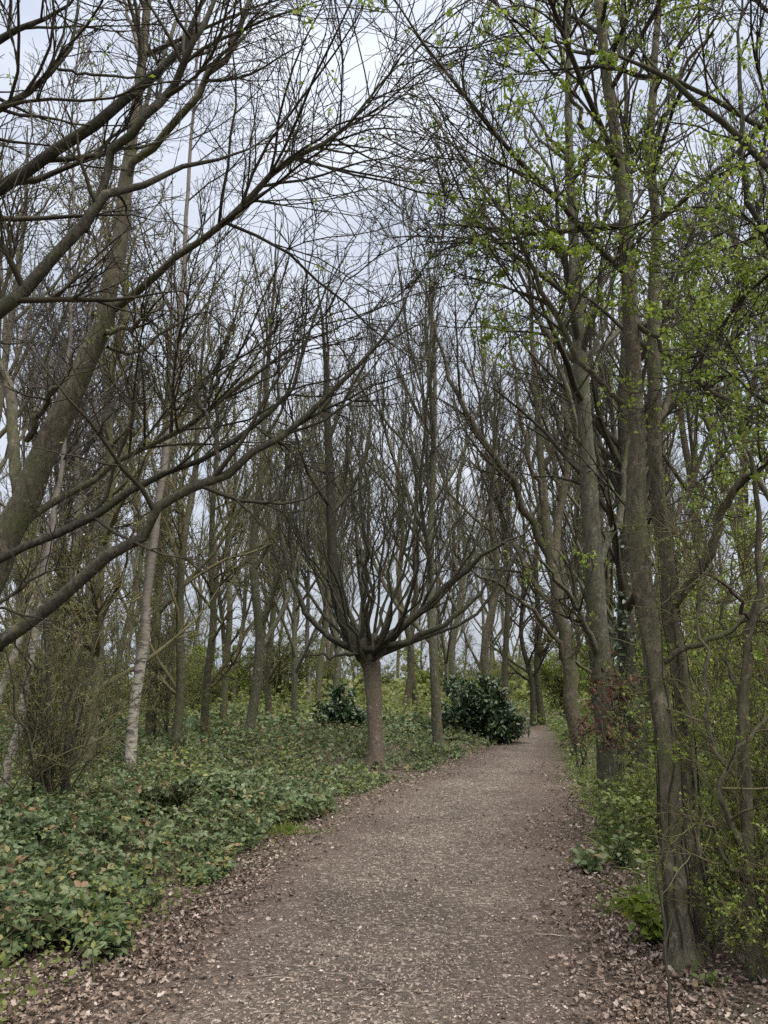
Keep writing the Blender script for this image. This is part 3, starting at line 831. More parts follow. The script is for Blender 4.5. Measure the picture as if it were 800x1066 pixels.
def ivy(seed, label, P, R, s0, s1, n, size, mat):
    T = Tree(seed); rng = T.rng; K = len(P)
    Cs, Rs = [], []
    for k in range(7):
        a0 = rng.uniform(0, 6.28); f = np.linspace(s0, s0 + (s1 - s0) * rng.uniform(.5, 1), 16)
        i = np.clip((f * (K - 1)).astype(int), 0, K - 2); w = (f * (K - 1) - i)[:, None]
        c = P[i] * (1 - w) + P[i + 1] * w; r = R[i] * (1 - w[:, 0]) + R[i + 1] * w[:, 0]
        a = a0 + np.cumsum(rng.normal(size=16) * .22)
        c = c + np.stack([np.cos(a), np.sin(a), a * 0], 1) * (r * 1.06 + .004)[:, None]
        Cs.append(c); Rs.append(np.linspace(.006, .002, 16))
    C, CR = stack(Cs, Rs); T.trunk.append(tubes(C, CR, 5))
    idx = rng.integers(0, len(C), n); p, _, _ = interp(C, CR, idx, rng.uniform(0, .999, n))
    ax = np.stack([np.interp(p[:, 2], P[:, 2], P[:, 0]), np.interp(p[:, 2], P[:, 2], P[:, 1]), p[:, 2]], 1)
    o = p - ax; o /= np.linalg.norm(o, axis=1, keepdims=True) + 1e-9
    lv = {mat: [blades('leaflet', p + o * rng.uniform(.0, .05, n)[:, None] + rng.normal(size=(n, 3)) * .02, rdir(rng, n, -.3) + o * .3, o + rdir(rng, n) * .5, rng.uniform(size[0], size[1], n), rng.uniform(.2, 1, n))]}
    r = thing('ivy', label, 'ivy', tuple(C[0, 0])); T.finish(r, M['bark_dark'], M['twig_dark'], lv, 'stems')


ivy(601, 'sparse ivy leaves climbing the front of the twin stemmed tree', R0[0], R0[1], .02, .3, 70, (.025, .045), 'leaf_olive')
ivy(602, 'small ivy leaves creeping up the thinner rear stem of the twin tree', R1[0], R1[1], .02, .34, 80, (.025, .045), 'leaf_olive')

# ---- R2: straight trunk behind it
WS = .68
T = Tree(106); rng = T.rng
D = 9.0
P, R = traced([(637, 855, D, 38), (634, 815, D, 33), (630, 740, D, 31), (624, 660, D, 31), (618, 590, D, 29), (613, 500, D, 27), (607, 420, D, 24), (602, 330, D, 21), (597, 240, D, 17), (592, 140, D, 13), (592, 40, D, 9), (590, -60, D, 4)], 34, True, rng, .006)
T.stem(P, R, 18, .06); R0 = (P, R)
for l in [
    [(626, 690, D, 12), (606, 645, D - .3, 9), (590, 620, D - .5, 7), (565, 585, D - .8, 5), (540, 560, D - 1, 3)],
    [(618, 600, D, 12), (640, 560, D + .3, 10), (650, 500, D + .5, 9), (655, 420, D + .6, 7), (660, 320, D + .8, 4)],
    [(610, 470, D, 9), (596, 420, D - .3, 8), (580, 370, D - .5, 6), (565, 300, D - .6, 4), (540, 200, D - .6, 2)],
    [(603, 360, D, 8), (570, 310, D + .2, 7), (535, 270, D + .4, 6), (500, 210, D + .5, 5), (470, 150, D + .6, 4), (440, 90, D + .7, 2)],
    [(606, 400, D, 8), (628, 340, D - .2, 7), (640, 270, D - .3, 5), (655, 180, D - .4, 3)],
    [(596, 220, D, 6), (560, 160, D + .1, 5), (530, 100, D + .2, 4), (505, 30, D + .3, 2)],
]:
    P, R = traced(l, 18, False, rng, .02); T.limb(P, R)
Pm, Rm = stack(T.P, T.R)
_, _, Tw = crown_on(T, Pm, Rm, (10, (20, 60), (.2, .5)), 5, 5, .04, .15, (.006, .0045, .0035), (.4, 2.2), (.2, 1.))
Ps, Rs = smooth_line(R0[0][12:], R0[1][12:], 18)
_, _, Tx = side_crown(T, Ps, Rs, 26, (.8, 3.2), (.1, 1.), .05, (25, 60), 5, 5, (.007, .0045, .0035))
LV = {'leaf_fresh': [leaves_on(rng, Tw, .5, (.025, .06), cluster=6, t=(.7, 1.)), leaves_on(rng, Tx, .6, (.025, .06), cluster=6, t=(.7, 1.))]}
b = R0[0][0]
T.finish(thing('tree', 'straight greyish trunk with rusty dead leaves around it at the path edge', 'tree', foot(b[0], b[1])), M['bark_grey'], M['twig_dark'], LV)

# ---- R3: dark trunk hidden just behind R2
WS = .85
T = Tree(107); rng = T.rng
D = 10.2
P, R = traced([(664, 840, D, 26), (662, 760, D, 22), (655, 690, D, 20), (650, 620, D, 18), (652, 540, D, 16), (648, 440, D, 14), (650, 330, D, 12), (655, 200, D, 9), (650, 60, D, 5), (650, -60, D, 3)], 28, True, rng, .02)
T.stem(P, R, 14, .1)
Ps, Rs = smooth_line(P[4:], R[4:], 18)
_, _, Tx = side_crown(T, Ps, Rs, 34, (.7, 3.), (.05, 1.), .05, (25, 65), 5, 5, (.007, .0045, .0035))
LV = {'leaf_fresh': [leaves_on(rng, Tx, .25, (.025, .05), cluster=4)]}
T.finish(thing('tree', 'dark ivy tangled trunk between the straight trunk and the twin stemmed tree', 'tree', foot(P[0][0], P[0][1])), M['bark_dark'], M['twig_dark'], LV)
ivy(603, 'tangled dark ivy around the trunk behind the rusty leaves', P, R * 1.5, .03, .3, 420, (.04, .075), 'leaf_gloss')

# ---- R4: forked spreading tree leaning over the path
WS = .66
T = Tree(108); rng = T.rng
D = 16.2
P, R = traced([(601, 782, D, 28), (599, 755, D, 23), (594, 715, D, 21), (587, 660, D, 20), (578, 610, D, 20), (572, 570, D, 18), (566, 520, D, 13), (560, 440, D, 11), (555, 360, D, 8), (550, 260, D, 4)], 26, True, rng, .02)
T.stem(P, R, 14, .07); R0 = (P, R)
for l in [
    [(573, 580, D, 15), (550, 530, D - .2, 12), (525, 490, D - .5, 11), (495, 445, D - .7, 9), (470, 400, D - .8, 7), (450, 330, D - .9, 5), (440, 250, D - 1, 3)],
    [(575, 590, D, 14), (583, 540, D + .2, 12), (592, 480, D + .3, 10), (590, 400, D + .3, 8), (585, 300, D + .3, 5), (590, 200, D + .3, 3)],
    [(590, 690, D, 9), (560, 640, D - .3, 7), (530, 615, D - .6, 6), (500, 600, D - .8, 5), (460, 560, D - 1, 3)],
    [(582, 640, D, 9), (555, 605, D + .3, 8), (535, 560, D + .4, 7), (515, 500, D + .5, 5), (505, 420, D + .6, 3)],
    [(567, 530, D, 8), (545, 450, D - .4, 7), (535, 370, D - .5, 5), (520, 290, D - .6, 3)],
    [(565, 500, D, 7), (585, 440, D - .4, 6), (605, 380, D - .5, 5), (620, 300, D - .6, 3)],
    [(592, 700, D, 8), (607, 650, D - .3, 6), (625, 610, D - .5, 5), (640, 540, D - .6, 3)],
]:
    P, R = traced(l, 18, False, rng, .04); T.limb(P, R)
Pm, Rm = stack(T.P, T.R)
_, _, Tw = crown_on(T, Pm, Rm, (11, (15, 50), (.2, .5)), 5, 4, .07, .13, (.009, .007, .0055), (.6, 3.2), (.2, 1.), lm3=(.2, .7))
Ps, Rs = smooth_line(R0[0][12:], R0[1][12:], 18)
side_crown(T, Ps, Rs, 14, (.8, 3.2), (.1, 1.), .06, (20, 55), 5, 4, (.009, .007, .0055))
b = R0[0][0]
T.finish(thing('tree', 'forked brown trunk leaning over the far right path edge', 'tree', foot(b[0], b[1])), M['bark_brown'], M['twig_dark'])

# ---- overhead: tree just outside the right edge whose leafy branches hang into the top right
WS = .85
T = Tree(109); rng = T.rng
D = 3.9
P, R = traced([(985, 1060, D, 60), (980, 800, D, 50), (970, 560, D, 44), (955, 330, D, 36), (940, 120, D, 28), (930, -100, D, 18), (920, -300, D, 8)], 26, True, rng)
T.stem(P, R, 16, .06)
for l in [
    [(960, 420, D, 22), (890, 330, D, 16), (840, 250, D, 12), (800, 172, D, 10), (750, 125, D, 9), (712, 92, D, 8), (680, 72, D, 7), (630, 55, D + .1, 5), (585, 40, D + .2, 4), (500, 5, D + .3, 2)],
    [(955, 330, D, 16), (880, 290, D + .1, 12), (830, 260, D + .1, 9), (795, 236, D + .1, 7), (778, 205, D + .1, 7), (772, 150, D + .1, 7), (770, 80, D + .1, 6), (772, -10, D + .1, 5), (776, -100, D, 3)],
    [(945, 200, D, 14), (850, 160, D + .3, 10), (760, 110, D + .4, 7), (690, 80, D + .5, 6), (620, 68, D + .6, 5), (570, 75, D + .6, 4), (535, 74, D + .7, 3), (480, 40, D + .7, 2)],
    [(965, 480, D, 12), (880, 360, D + .2, 8), (800, 250, D + .3, 5), (745, 215, D + .3, 4), (690, 222, D + .3, 4), (620, 250, D + .3, 3), (520, 275, D + .4, 2)],
    [(940, 120, D, 12), (880, 60, D + .2, 9), (820, 20, D + .3, 7), (740, -20, D + .4, 5), (640, -60, D + .5, 3)],
    [(968, 540, D, 12), (900, 520, D, 9), (850, 470, D, 7), (800, 420, D, 5), (750, 380, D, 4), (700, 340, D, 2)],
]:
    P, R = traced(l, 20, False, rng, .008); T.limb(P, R)
Pm, Rm = stack(T.P, T.R)
_, _, Tw = crown_on(T, Pm, Rm, (15, (25, 70), (.15, .5)), 7, 7, .0, .18, (.0036, .0026, .002), (.25, 1.6), (.25, 1.))
LV = {'leaf_fresh': [leaves_on(rng, Tw[Tw[:, 0, 0] > .5], 1.4, (.014, .04), cluster=7, t=(.75, 1.), clump=.42)]}
T.finish(thing('tree', 'dark leafy boughs hanging into the top right corner', 'tree', foot(985 * 0 + P[0][0] * 0 + px(985, 705, D)[0], D)), M['bark_dark'], M['twig_dark'], LV)
print('foreground trees done')

# ================================================================== trees deeper in the wood: prototypes, then copies
HOLD = (0, -400, 0)


def proto_upright(seed, H, r0, fork=.17, n=14, spread=.35, bark='bark_grey', twig='twig_far', rt=(.0095, .007, .005), l=(6, 5, 4), trop=.1):
    T = Tree(seed); rng = T.rng
    a = rng.normal(size=2) * .25
    hs = np.linspace(0, 1, 7)
    pts = [np.array([a[0] * h * h + .13 * rng.normal() * (h > 0), a[1] * h * h + .13 * rng.normal() * (h > 0), H * h - .15 * (h == 0)]) for h in hs]
    P, R = smooth_line(pts, r0 * (1 - hs) ** .85 + .012, 26)
    T.stem(P, flare(P, R, .8, .16), 12, .06)
    A, AR = grow(rng, P[None], R[None], n=n, t=(fork, .95), ang=(18, 48), lf=(spread, spread + .25), lm=(1., H * .55), K=12, wig=.10, trop=trop, rr=.62, rtip=.012, shrink=.6)
    T.trunk.append(tubes(A, AR, 7))
    B, BR = grow(rng, A, AR, n=l[0], t=(.2, 1), ang=(15, 45), lf=(.25, .55), lm=(.4, 3.), K=7, wig=.11, trop=trop, rr=.6, rtip=rt[0]); T.twigs(B, BR, 4)
    C, CR = grow(rng, B, BR, n=l[1] * .85, t=(.15, 1), ang=(18, 48), lf=(.35, .8), lm=(.3, 2.), K=5, wig=.10, trop=trop * .8, rr=.6, rtip=rt[1]); T.twigs(C, CR, 3)
    E, ER = grow(rng, C, CR, n=l[2] * .8, t=(.1, 1), ang=(18, 50), lf=(.35, .95), lm=(.2, 1.1), K=4, wig=.11, trop=trop * .6, rr=.7, rtip=rt[2]); T.twigs(E, ER, 3)
    return T, E, bark, twig


def proto_birch(seed, H, r0, bark='bark_birch', lean=.6):
    T = Tree(seed); rng = T.rng
    hs = np.linspace(0, 1, 7)
    pts = [np.array([lean * h * h + .05 * rng.normal(), .1 * rng.normal(), H * h - .15 * (h == 0)]) for h in hs]
    P, R = smooth_line(pts, r0 * (1 - hs) ** .9 + .01, 28)
    T.stem(P, flare(P, R, .4, .2), 12, .04)
    A, AR = grow(rng, P[None], R[None], n=34, t=(.28, .98), ang=(30, 58), lf=(.12, .26), lm=(.7, 3.4), K=9, wig=.09, trop=.06, rr=.5, rtip=.009, shrink=.6)
    T.twigs(A, AR, 5)
    B, BR = grow(rng, A, AR, n=8, t=(.2, 1), ang=(25, 60), lf=(.3, .6), lm=(.3, 1.6), K=6, wig=.14, trop=-.02, rr=.5, rtip=.0075); T.twigs(B, BR, 3)
    C, CR = grow(rng, B, BR, n=7, t=(.15, 1), ang=(20, 60), lf=(.4, .9), lm=(.25, .9), K=5, wig=.14, trop=-.12, rr=.6, rtip=.006); T.twigs(C, CR, 3)
    return T, C, bark, 'twig_mauve'


def proto_pole(seed, H, r0, bark='bark_green', twig='twig_olive', buds=False):
    T = Tree(seed); rng = T.rng
    hs = np.linspace(0, 1, 8); a = rng.normal(size=2) * .6
    pts = [np.array([a[0] * h ** 1.5 + .1 * rng.normal() * (h > 0), a[1] * h ** 1.5 + .1 * rng.normal() * (h > 0), H * h - .15 * (h == 0)]) for h in hs]
    P, R = smooth_line(pts, r0 * (1 - hs) ** .8 + .01, 24)
    T.stem(P, flare(P, R, .3, .2), 10, .06)
    A, AR = grow(rng, P[None], R[None], n=20, t=(.12, .98), ang=(30, 65), lf=(.14, .34), lm=(.5, 3.), K=8, wig=.14, trop=.08, rr=.5, rtip=.009, shrink=.5)
    T.twigs(A, AR, 5)
    B, BR = grow(rng, A, AR, n=7, t=(.15, 1), ang=(25, 65), lf=(.3, .6), lm=(.3, 1.5), K=6, wig=.16, trop=.05, rr=.55, rtip=.007); T.twigs(B, BR, 3)
    C, CR = grow(rng, B, BR, n=6, t=(.1, 1), ang=(25, 65), lf=(.3, .7), lm=(.2, .8), K=4, wig=.18, trop=.03, rr=.7, rtip=.0055); T.twigs(C, CR, 3)
    return T, C, bark, twig


def build_proto(pr_, name, buds=None):
    T, E, bark, twig = pr_
    root = bpy.data.objects.new(name, None); COL.objects.link(root); root.location = (0, 0, 0)
    LV = None
    if buds: LV = {buds[0]: [leaves_on(T.rng, E, buds[1], buds[2], cluster=2, spread=.03)]}
    T.finish(root, M[bark], M[twig], LV, origin=(0, 0, 0))
    return root


PROTO = {
    'up1': build_proto(proto_upright(201, 12.5, .11), 'tree'),
    'up2': build_proto(proto_upright(202, 12., .105, .18, 15, .4), 'tree'),
    'up3': build_proto(proto_upright(203, 13.5, .13, .3, 13, .35, 'bark_brown'), 'tree'),
    'fork': build_proto(proto_upright(204, 11., .125, .16, 10, .6, 'bark_brown', 'twig_far', trop=.12), 'tree'),
    'fork2': build_proto(proto_upright(206, 11., .105, .2, 12, .5, 'bark_green', 'twig_olive', trop=.12), 'tree'),
    'birch1': build_proto(proto_birch(211, 17., .135), 'birch_tree'),
    'birch2': build_proto(proto_birch(212, 13., .085, lean=-1.4), 'birch_tree'),
    'pole1': build_proto(proto_pole(221, 8.5, .075), 'tree', ('leaf_bud', .25, (.03, .06))),
    'pole2': build_proto(proto_pole(222, 7., .06, 'bark_dark', 'twig_dark'), 'tree'),
    'pole3': build_proto(proto_pole(223, 9.5, .085, 'bark_green', 'twig_olive'), 'tree', ('leaf_bud', .5, (.03, .06))),
}
USED = set()


def place(key, x, y, label, cat='tree', scale=1., rot=0., group=None, tilt=(0, 0)):
    src = PROTO[key]
    if key in USED:
        r = src.copy(); COL.objects.link(r)
        for ch in src.children:
            c = ch.copy(); COL.objects.link(c); c.parent = r
    else:
        r = src; USED.add(key)
    z = float(hgt(x, y))
    r.location = (x, y, z); r.rotation_euler = (tilt[0], tilt[1], rot); r.scale = (scale, scale, scale)
    r['label'] = label; r['category'] = cat; r['kind'] = 'thing'
    if group: r['group'] = group
    elif 'group' in r: del r['group']
    return r


named = [
    ('up1', 259, 18.0, 'slim straight trunk standing clear in the brambles left of the pollard', 1.0, .4),
    ('up2', 456, 17.2, 'grey trunk in the brambles just right of the pollard', .95, 2.1),
    ('up3', 516, 25.0, 'stout trunk rising behind the dark evergreen bush', 1.0, 1.2),
    ('fork', 527, 26.5, 'second trunk close behind the stout one above the evergreen bush', .9, 3.3),
    ('pole2', 553, 27.0, 'thin dark stem where the path disappears', 1.4, .5),
    ('pole3', 563, 28.0, 'thin greenish stem beside the dark one at the path end', 1.35, 2.5),
    ('fork2', 234, 24.0, 'mossy forked trunk deep in the brambles on the left', 1.0, 1.0),
    ('pole1', 283, 27.0, 'slim mossy stem between the clear trunk and the pollard', 1.35, 4.0),
    ('up1', 305, 25.0, 'darker trunk left of the pollard and behind it', .85, 5.0),
    ('fork2', 331, 29.0, 'forked mossy trunk seen just left of the pollard crown', 1.05, 2.2),
    ('up2', 478, 31.0, 'grey trunk behind the bush between pollard and path', 1.1, .7),
    ('up3', 420, 33.0, 'tall trunk far behind the pollard', 1.1, 4.4),
    ('up2', 620, 24.0, 'grey trunk behind the forked leaning tree', 1.05, 3.6),
    ('up1', 665, 17.0, 'trunk seen through the gap right of the ivy tangled tree', .95, 1.9),
    ('fork', 735, 15.0, 'forked brown tree behind the right hand thicket', .9, 4.2),
    ('up3', 790, 18.0, 'brown trunk behind the thicket near the right edge', 1., 2.8),
    ('up2', 845, 13.0, 'grey tree past the thicket beyond the right edge', 1., 1.1),
    ('fork2', 700, 21.0, 'mossy forked tree deeper among the right hand trees', 1., 5.5),
    ('pole3', 640, 19.0, 'slim greenish stem behind the rusty leaved trunk', 1.2, 3.0),
    ('fork2', 160, 17.0, 'mossy forked tree behind the white birch trunk', .95, 3.9),
    ('pole3', 95, 13.0, 'slim greenish tree rising behind the dark thicket', 1.15, .2),
    ('pole1', 185, 15.0, 'slim budding stem right of the white birch trunk', 1.1, 1.3),
    ('pole2', 55, 15.5, 'dark slim tree between the two birches', 1.3, 2.7),
    ('up3', -40, 14.0, 'brown trunk beyond the left edge behind the leaning tree', .9, 3.1),
    ('pole1', 215, 20.0, 'slim mossy stem in front of the left hand wood', 1.25, 5.1),
    ('up2', 130, 27.0, 'grey trunk well behind the birch in the left hand wood', 1., .9),
    ('fork', 15, 22.0, 'brown forked tree behind the pale leaning birches', 1., 2.0),
]
for k, x, d, lab, s, r in named: place(k, gx(x, d), d, lab, 'tree', s, r)
BI = [
    ('birch2', 320, 36.0, 'thin birch deep in the wood behind the pollard', 1.2, 1.3, (0, 0)),
    ('birch1', 90, 26.0, 'tall birch far behind the leaning grey trunk', .95, 4.4, (0, 0)),
    ('birch1', 60, 19.0, 'tall birch whose fine twigs fill the upper left sky', .9, 1.4, (0, 0)),
]
for k, x, d, lab, s, r, t in BI: place(k, gx(x, d), d, lab, 'birch', s, r, None, t)

def traced_birch(seed, label, line, n=26, lm=(.5, 2.4), t0=.4):
    global WS
    WS = .82
    T = Tree(seed); rng = T.rng
    P, R = traced(line, 30, True, rng, .015); T.stem(P, R, 12, .05)
    A, AR = grow(rng, P[None], R[None], n=n, t=(t0, .98), ang=(28, 58), lf=(.1, .24), lm=lm, K=9, wig=.09, trop=.06, rr=.5, rtip=.007, shrink=.6); T.twigs(A, AR, 5)
    B, BR = grow(rng, A, AR, n=7, t=(.2, 1), ang=(25, 60), lf=(.3, .6), lm=(.3, 1.4), K=6, wig=.12, trop=-.02, rr=.5, rtip=.0052); T.twigs(B, BR, 3)
    C, CR = grow(rng, B, BR, n=6, t=(.15, 1), ang=(20, 60), lf=(.4, .9), lm=(.25, .9), K=5, wig=.12, trop=-.1, rr=.6, rtip=.004); T.twigs(C, CR, 3)
    r = thing('birch_tree', label, 'birch', foot(P[0][0], P[0][1])); T.finish(r, M['bark_birch'], M['twig_mauve'])


traced_birch(701, 'white birch trunk with black marks standing in the brambles', [(134, 815, 13., 16), (137, 770, 13., 14), (143, 720, 13., 13), (150, 660, 13., 12), (156, 600, 13.1, 11), (163, 540, 13.2, 10), (174, 470, 13.4, 9), (184, 390, 13.6, 8), (190, 300, 13.8, 7), (196, 180, 14., 5), (206, 60, 14., 4), (212, -60, 14., 2)], 30)
traced_birch(702, 'pale slender birch leaning right by the left edge', [(4, 835, 9.4, 12), (12, 785, 9.4, 10), (22, 735, 9.4, 9.5), (33, 680, 9.4, 9), (43, 625, 9.5, 8), (54, 560, 9.6, 7), (66, 470, 9.8, 6), (72, 360, 10, 5), (74, 240, 10, 4), (80, 100, 10, 2)], 22, (.4, 1.6))
traced_birch(703, 'second pale birch leaning more steeply at the left edge', [(-34, 820, 9.8, 10), (-12, 755, 9.8, 9), (5, 712, 9.8, 8), (18, 675, 9.8, 8), (32, 630, 9.9, 7), (46, 580, 10, 6), (62, 500, 10, 5), (85, 380, 10, 4), (105, 250, 10, 2)], 16, (.4, 1.5))

# the wood behind: each trunk a tree
rng = np.random.default_rng(77)
keys = ['up1', 'up2', 'up3', 'fork', 'fork2', 'pole1', 'pole3', 'up1', 'up2', 'fork2']
zones = [(-420, 120, 24, 'left of the birches', 22), (120, 400, 30, 'behind the pollard and the bramble bank', 27),
         (400, 560, 34, 'between the pollard and the path end', 14), (585, 760, 26, 'right of the path behind the forked tree', 18), (760, 1250, 16, 'beyond the right hand thicket', 24)]
for x0, x1, d0, where, n in zones:
    for k in range(n):
        d = d0 + (75 - d0) * ((k + rng.uniform()) / n) ** 1.1
        xx = gx(rng.uniform(x0, x1), d)
        if pl(d) - 1.2 < xx < pr(d) + 1.2 and d < 46: xx = pl(d) - 2.
        band = 'near' if d < 40 else 'far'
        lab = f'bare tree {"fronting" if d < 40 else "deep in"} the wood {where}'
        place(keys[rng.integers(len(keys))], xx, d, lab, 'tree', rng.uniform(.85, 1.2), rng.uniform(0, 6.28), f'{band} trees of the wood {where}', tuple(rng.normal(size=2) * .055))
print('wood done')

# ================================================================== shrubs
def shrub(seed, H, W, stems=9, twig='twig_olive', leaf=None, rt=(.006, .0045, .0035), r0=.018, l=(7, 6, 5), per=1.2, lsize=(.02, .04), cluster=3, wig=.16, bark=None, kind='small'):
    T = Tree(seed); rng = T.rng
    Ps, Rs = [], []
    for k in range(stems):
        az = rng.uniform(0, 6.28); o = rng.uniform(0, W * .18); e = rng.uniform(.15, 1) * W
        h = H * rng.uniform(.65, 1)
        pts = [np.array([cos(az) * o, sin(az) * o, -.08]), np.array([cos(az) * (o + e * .25), sin(az) * (o + e * .25), h * .35]), np.array([cos(az) * (o + e * .6), sin(az) * (o + e * .6), h * .7]), np.array([cos(az) * (o + e), sin(az) * (o + e), h])]
        P, R = smooth_line(pts, np.array([1, .7, .45, .2]) * r0 * rng.uniform(.7, 1.3), 12, rng, .03 * H / 2.5)
        Ps.append(P); Rs.append(R)
    Pm, Rm = stack(Ps, Rs)
    T.trunk.append(tubes(Pm, Rm, 7, .06, rng))
    A, AR = grow(rng, Pm, Rm, n=l[0], t=(.1, 1), ang=(25, 65), lf=(.2, .5), lm=(.3, 1.6), K=7, wig=wig, trop=.06, rr=.6, rtip=rt[0]); T.twigs(A, AR, 4)
    B, BR = grow(rng, A, AR, n=l[1], t=(.1, 1), ang=(25, 70), lf=(.3, .6), lm=(.2, .8), K=5, wig=wig * 1.2, trop=.03, rr=.6, rtip=rt[1]); T.twigs(B, BR, 3)
    C, CR = grow(rng, B, BR, n=l[2], t=(.1, 1), ang=(25, 70), lf=(.3, .7), lm=(.1, .45), K=4, wig=wig * 1.3, trop=.02, rr=.7, rtip=rt[2]); T.twigs(C, CR, 3)
    LV = {leaf: [leaves_on(rng, C, per, lsize, kind, cluster, spread=lsize[0] * .8)]} if leaf else None
    root = bpy.data.objects.new('shrub', None); COL.objects.link(root)
    T.finish(root, M[bark or 'bark_green'], M[twig], LV, 'stems', (0, 0, 0))
    return root


PROTO['thick'] = shrub(301, 2.9, .95, 13, 'twig_olive', 'leaf_bud', per=.5, lsize=(.015, .03), r0=.022, bark='bark_dark', l=(6, 6, 4), rt=(.0055, .004, .003))
PROTO['haw1'] = shrub(302, 2.4, 1.0, 10, 'twig_olive', 'leaf_fresh', per=1.2, lsize=(.018, .05), r0=.016, rt=(.0045, .0032, .0024))
PROTO['haw2'] = shrub(303, 3.4, 1.3, 9, 'twig_olive', 'leaf_fresh', per=1.3, lsize=(.022, .055), r0=.022, rt=(.0055, .004, .003))
PROTO['hedge1'] = shrub(304, 3.6, 2.0, 12, 'twig_olive', 'leaf_olive', per=2.2, lsize=(.05, .1), r0=.03, rt=(.01, .008, .006), l=(7, 6, 4))
PROTO['hedge2'] = shrub(305, 3.0, 1.8, 12, 'twig_olive', 'leaf_fresh', per=2.0, lsize=(.05, .1), r0=.03, rt=(.01, .008, .006), l=(7, 6, 4))
PROTO['sapling'] = shrub(306, 4.2, 1.1, 7, 'twig_olive', 'leaf_olive', per=1.6, lsize=(.018, .042), r0=.022, rt=(.007, .005, .004), l=(8, 6, 5))

for key, x, d, lab, s, r in [
    ('thick', 66, 8.6, 'dark leafless thicket with a stout base standing in the left brambles', 1.0, .3),
    ('sapling', 40, 12.5, 'olive twiggy shrub behind the dark thicket on the left', .9, 1.3),
    ('sapling', 110, 14., 'olive twiggy shrub hiding the foot of the white birch', .85, 4.1),
    ('sapling', 175, 17., 'olive budding shrub right of the white birch', .85, 5.2),
    ('sapling', -70, 15.5, 'olive twiggy shrub behind the pale leaning birches', 1.1, 2.2),
    ('sapling', 80, 19.0, 'olive shrub well behind the dark thicket on the left', 1.15, .9),
    ('haw1', 765, 6.3, 'fresh green hawthorn shrub right of the twin stemmed tree', 1.0, .4),
    ('haw1', 830, 5.0, 'leafy hawthorn shrub cut off by the right edge', .85, 2.4),
    ('haw1', 806, 4.5, 'low hawthorn tangle at the foot of the gnarled stems', .55, 3.7),
    ('haw1', 765, 5.5, 'leafy hawthorn sprays just right of the twin stems', .7, 5.9),
    ('haw2', 800, 8.2, 'taller hawthorn shrub in fresh leaf behind the first at the right', 1., 1.3),
    ('haw2', 735, 10.5, 'thin leaved hawthorn seen through the gap beside the twin stems', .9, 3.3),
    ('haw1', 684, 8.0, 'small leafy shrub at the foot of the ivy tangled trunk', .5, 4.3),
    ('haw1', 648, 10.5, 'low leafy shrub behind the rusty leaved trunk', .55, 1.8),
    ('haw2', 860, 9.5, 'hawthorn in fresh leaf beyond the right edge', 1., 5.3),
    ('haw2', 770, 13.0, 'hawthorn in fresh leaf behind the taller one', 1., .1),
]: place(key, gx(x, d), d, lab, 'shrub', s, r)
rng = np.random.default_rng(5)
hz = [(-120, 330, 27, 48, 16, 'behind the left hand wood', 'hedge1'), (230, 560, 36, 52, 14, 'far behind the pollard', 'hedge1'), (590, 720, 24, 48, 12, 'right of the path end', 'hedge2'), (690, 1050, 15, 38, 20, 'behind the right hand trees', 'hedge2')]
for x0, x1, d0, d1, n, where, key in hz:
    for k in range(n):
        d = d0 + (d1 - d0) * (k + rng.uniform()) / n
        xx = gx(x0 + (x1 - x0) * ((k * .618 + rng.uniform() * .3) % 1), d)
        if pl(d) - 1.4 < xx < pr(d) + 1.6 and d < 46: xx += 3.5 if x0 > 580 else -3.5
        place(rng.choice(['hedge1', 'hedge2', key, key]), xx, d, f'bushy green shrub in the undergrowth {where}', 'shrub', rng.uniform(.65, 1.1), rng.uniform(0, 6.28), f'green shrubs {where}')


# dark evergreens: big glossy leaves in whorls over a dome of branches
def evergreen(seed, label, x, d, W, H, lean=0.):
    T = Tree(seed); rng = T.rng
    Ps, Rs = [], []
    for k in range(26):
        az = rng.uniform(0, 6.28); e = rng.uniform(.1, 1) ** .6; h = H * (1 - .55 * e * e) * rng.uniform(.5, 1.15); e *= rng.uniform(.75, 1.2)
        pts = [np.array([0, 0, -.05]), np.array([cos(az) * W * e * .4, sin(az) * W * e * .4, h * .45]), np.array([cos(az) * W * e * .8, sin(az) * W * e * .8, h * .8]), np.array([cos(az) * W * e, sin(az) * W * e, h])]
        P, R = smooth_line(pts, np.array([.03, .02, .012, .006]), 10, rng, .04); Ps.append(P); Rs.append(R)
    Pm, Rm = stack(Ps, Rs); T.trunk.append(tubes(Pm, Rm, 6))
    A, AR = grow(rng, Pm, Rm, n=9, t=(.3, 1), ang=(25, 70), lf=(.15, .4), lm=(.2, .7), K=5, wig=.15, trop=.06, rr=.6, rtip=.005); T.twigs(A, AR, 4)
    tip = A[:, -1]; tipd = A[:, -1] - A[:, -2]
    n = 8; p = np.repeat(np.concatenate([tip, A[:, 2]]), n, 0); dd = np.repeat(np.concatenate([tipd, tipd]), n, 0)
    p = p + rng.normal(size=p.shape) * .03
    f = dd / np.linalg.norm(dd, axis=1, keepdims=True) * .5 + rdir(rng, len(p), .1)
    LV = {'leaf_gloss': [blades('long', p, f, rdir(rng, len(p), 1.6), rng.uniform(.11, .2, len(p)), rng.uniform(0, 1, len(p)), np.full(len(p), 1.25))]}
    r = thing('evergreen_bush', label, 'evergreen bush', foot(x, d))
    T.finish(r, M['bark_dark'], M['twig_dark'], LV, 'stems', (0, 0, 0))


evergreen(401, 'broad dark glossy evergreen bush beside the far bend of the path', gx(487, 21.), 21., 1.15, 1.75)
evergreen(402, 'narrower dark evergreen bush at the tip of the bramble bank', gx(516, 20.6), 20.6, .6, 1.1)
evergreen(403, 'dark holly bush half hidden behind the pollard trunk', gx(360, 20.5), 20.5, .6, 1.25)


